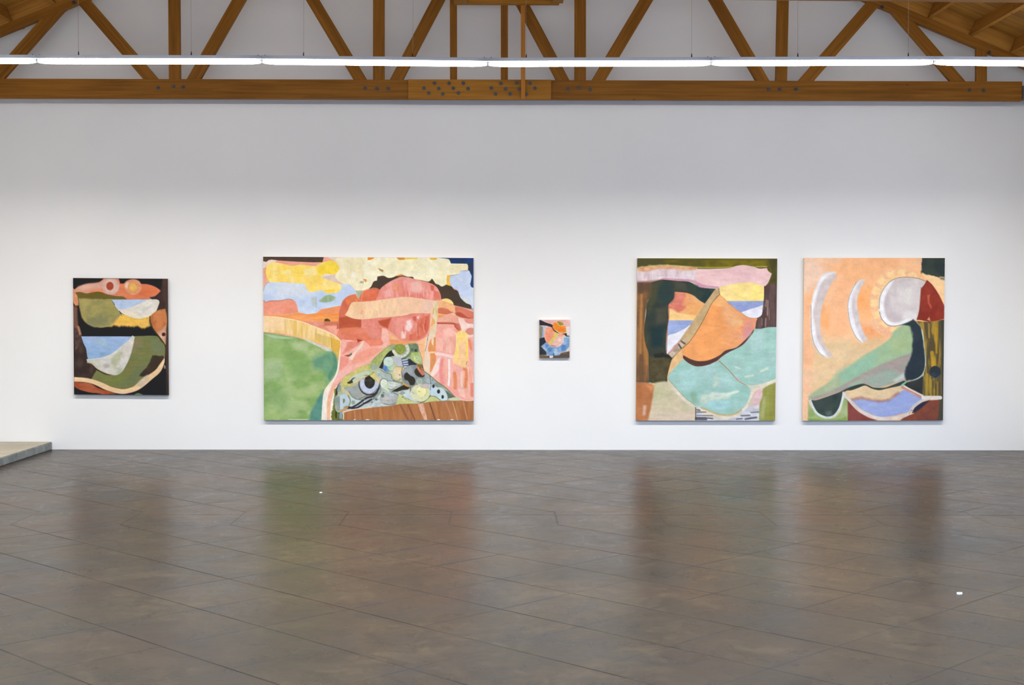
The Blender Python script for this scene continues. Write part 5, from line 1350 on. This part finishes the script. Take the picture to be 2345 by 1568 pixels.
S([(1202,240),(1250,282),(1310,370),(1345,440),(1366,490),(1366,590),(1290,612),(1215,618),(1150,606),(1108,602),(1132,530),(1145,410),(1152,320),(1180,280)], (152,52,36), (136,40,24), n=(90,110))
S([(1205,380),(1230,370),(1225,440),(1245,480),(1240,500),(1215,450)], (196,96,64), soft=16); S([(1205,600),(1225,575),(1235,612)], (214,150,110), soft=10)
L([(1150,310),(1142,410),(1132,520),(1112,600)], 6, (120,60,44), op=.8)
# green body, taupe underside
S([(1050,610),(1085,700),(1085,900),(1000,1000),(860,1080),(600,1180),(380,1250),(150,1320),(122,1300),(200,1240),(330,1160),(500,1030),(620,930),(740,860),(860,780),(900,710),(960,660)], (158,186,144), (148,188,152), n=(160,80), soft=22)
S([(860,790),(1040,640),(1080,800),(1070,880),(900,930)], (166,186,134), soft=50, op=.8)
S([(420,1060),(760,900),(700,1040),(420,1180),(300,1210)], (146,188,158), soft=60)
S([(300,1190),(420,1100),(380,1220),(160,1300),(140,1290)], (172,182,142), soft=40)
S([(1070,900),(1075,1000),(1010,1140),(900,1178),(760,1218),(650,1192),(520,1215),(400,1262),(250,1312),(170,1335),(128,1310),(280,1270),(430,1195),(600,1100),(760,1020),(900,960)], (166,152,144), (154,158,146), n=(120,60), soft=20)
S([(640,1120),(900,1060),(1000,1130),(900,1178),(760,1210),(660,1185)], (152,178,160), soft=40, op=.7); S([(900,1150),(1000,1080),(1005,1135),(920,1170)], (196,204,196), soft=24)
S([(500,1190),(620,1130),(620,1185),(480,1230)], (154,184,156), soft=24, op=.7)
S([(1040,640),(1078,600),(1130,640),(1160,720),(1178,850),(1190,980),(1180,1060),(1150,1110),(1100,1142),(1012,1162),(1000,1100),(1010,1040),(1050,950),(1068,880),(1072,760),(1060,690)], (34,48,60), (42,54,62), soft=20, rag=5)
S([(960,650),(1030,625),(1078,600),(1100,620),(1060,655),(1000,650)], (42,52,58), soft=10)
L([(1158,690),(1180,830),(1192,980),(1184,1060),(1150,1115),(1090,1150),(1012,1172)], 11, (140,184,160), (206,214,206), n=(60,60))
# yellow-black post
S([(1110,612),(1215,620),(1290,612),(1350,600),(1345,900),(1330,1300),(1170,1306),(1172,1120),(1194,1000),(1182,850),(1160,690)], (168,134,42), (84,72,44), n=(22,170), mid=.48, hard=2.6)
for a in ((1290,680,1290,900,20,(196,150,24)),(1250,900,1260,1010,34,(200,156,30)),(1220,640,1225,760,16,(176,140,60)),(1205,1100,1200,1280,26,(178,148,50)),(1240,1150,1240,1290,20,(180,148,44)),(1300,1170,1300,1290,16,(160,130,40)),(1210,900,1205,1000,12,(80,72,60)),(1260,740,1262,860,10,(80,70,50))): L([(a[0],a[1]),(a[2],a[3])], a[4], a[5], soft=12, op=.8)
S([(1332,605),(1385,590),(1380,1540),(1288,1540),(1296,1340),(1330,1300),(1335,1000)], (58,60,50), (70,70,54), n=(40,200), soft=8)
E(1278,1078,53,58,(38,48,56),(48,58,62)); L([(1235,1110),(1280,1135),(1320,1110)], 7, (120,130,130), op=.6)
# dark wave and pouch
S([(980,1205),(1010,1175),(1110,1145),(1170,1110),(1168,1290),(1090,1245),(1010,1212)], (38,44,44), (56,58,56), soft=8)
S([(126,1322),(180,1335),(260,1312),(400,1262),(480,1222),(560,1195),(620,1183),(665,1195),(720,1218),(820,1218),(900,1190),(1000,1152),(1012,1180),(940,1208),(850,1225),(770,1242),(700,1228),(640,1202),(580,1222),(520,1242),(455,1258),(420,1400),(350,1480),(280,1492),(200,1455),(160,1390)], (44,60,56), (58,72,66), n=(110,110), soft=7)
S([(475,1320),(560,1420),(660,1485),(745,1515),(745,1540),(470,1540)], (140,68,60), (128,58,54), soft=10)
S([(118,1335),(150,1400),(205,1465),(280,1500),(360,1490),(420,1420),(440,1310),(478,1330),(480,1540),(120,1540)], (142,166,98), (170,188,130), n=(80,100), soft=12)
S([(120,1500),(380,1510),(470,1480),(475,1540),(120,1540)], (128,160,70), soft=20)
L([(140,1335),(165,1395),(205,1455),(280,1490),(350,1480),(402,1420),(430,1340),(445,1265)], 20, (214,224,222), (196,210,206))
S([(280,1440),(330,1430),(340,1470),(290,1478)], (96,112,108), soft=24, op=.7)
# cream and blue lens
S([(450,1262),(520,1244),(580,1222),(640,1200),(700,1228),(770,1244),(860,1224),(975,1200),(985,1245),(900,1320),(820,1336),(700,1336),(600,1320),(510,1335)], (230,204,160), (224,194,150), n=(120,50), soft=8)
S([(515,1330),(610,1318),(700,1334),(820,1338),(890,1315),(990,1240),(1080,1280),(1170,1315),(1095,1375),(1045,1435),(960,1462),(860,1482),(760,1482),(670,1450),(590,1405)], (150,166,218), (158,170,214), n=(160,60), soft=10)
L([(520,1328),(600,1312),(700,1332),(800,1340),(880,1312),(940,1270)], 22, (166,106,96), soft=22, op=.7, rag=5); L([(975,1215),(1060,1255),(1165,1312)], 18, (170,100,110), soft=16, op=.7)
S([(1210,1340),(1320,1330),(1300,1540),(930,1540),(1010,1480),(1080,1455),(1120,1400)], (134,68,48), (116,62,50), n=(60,60), soft=8)
S([(1060,1450),(1095,1395),(1150,1355),(1235,1330),(1180,1380),(1095,1445)], (40,40,62), soft=8)
L([(445,1268),(510,1348),(590,1428),(700,1482),(800,1500),(900,1498),(1000,1475),(1050,1445),(1080,1395),(1130,1355),(1195,1315)], 26, (222,214,208), (206,196,188))
L([(1170,1308),(1325,1310)], 34, (222,216,206)); L([(985,1195),(1060,1240),(1165,1290)], 13, (216,206,196))
L([(1040,1455),(1065,1420),(1080,1440)], 9, (150,100,80), op=.6)
L([(975,1195),(1005,1175)], 16, (110,190,160))
p.build('tall peach canvas with two white crescents and red-capped head, furthest right on the wall', mottle=0.012)
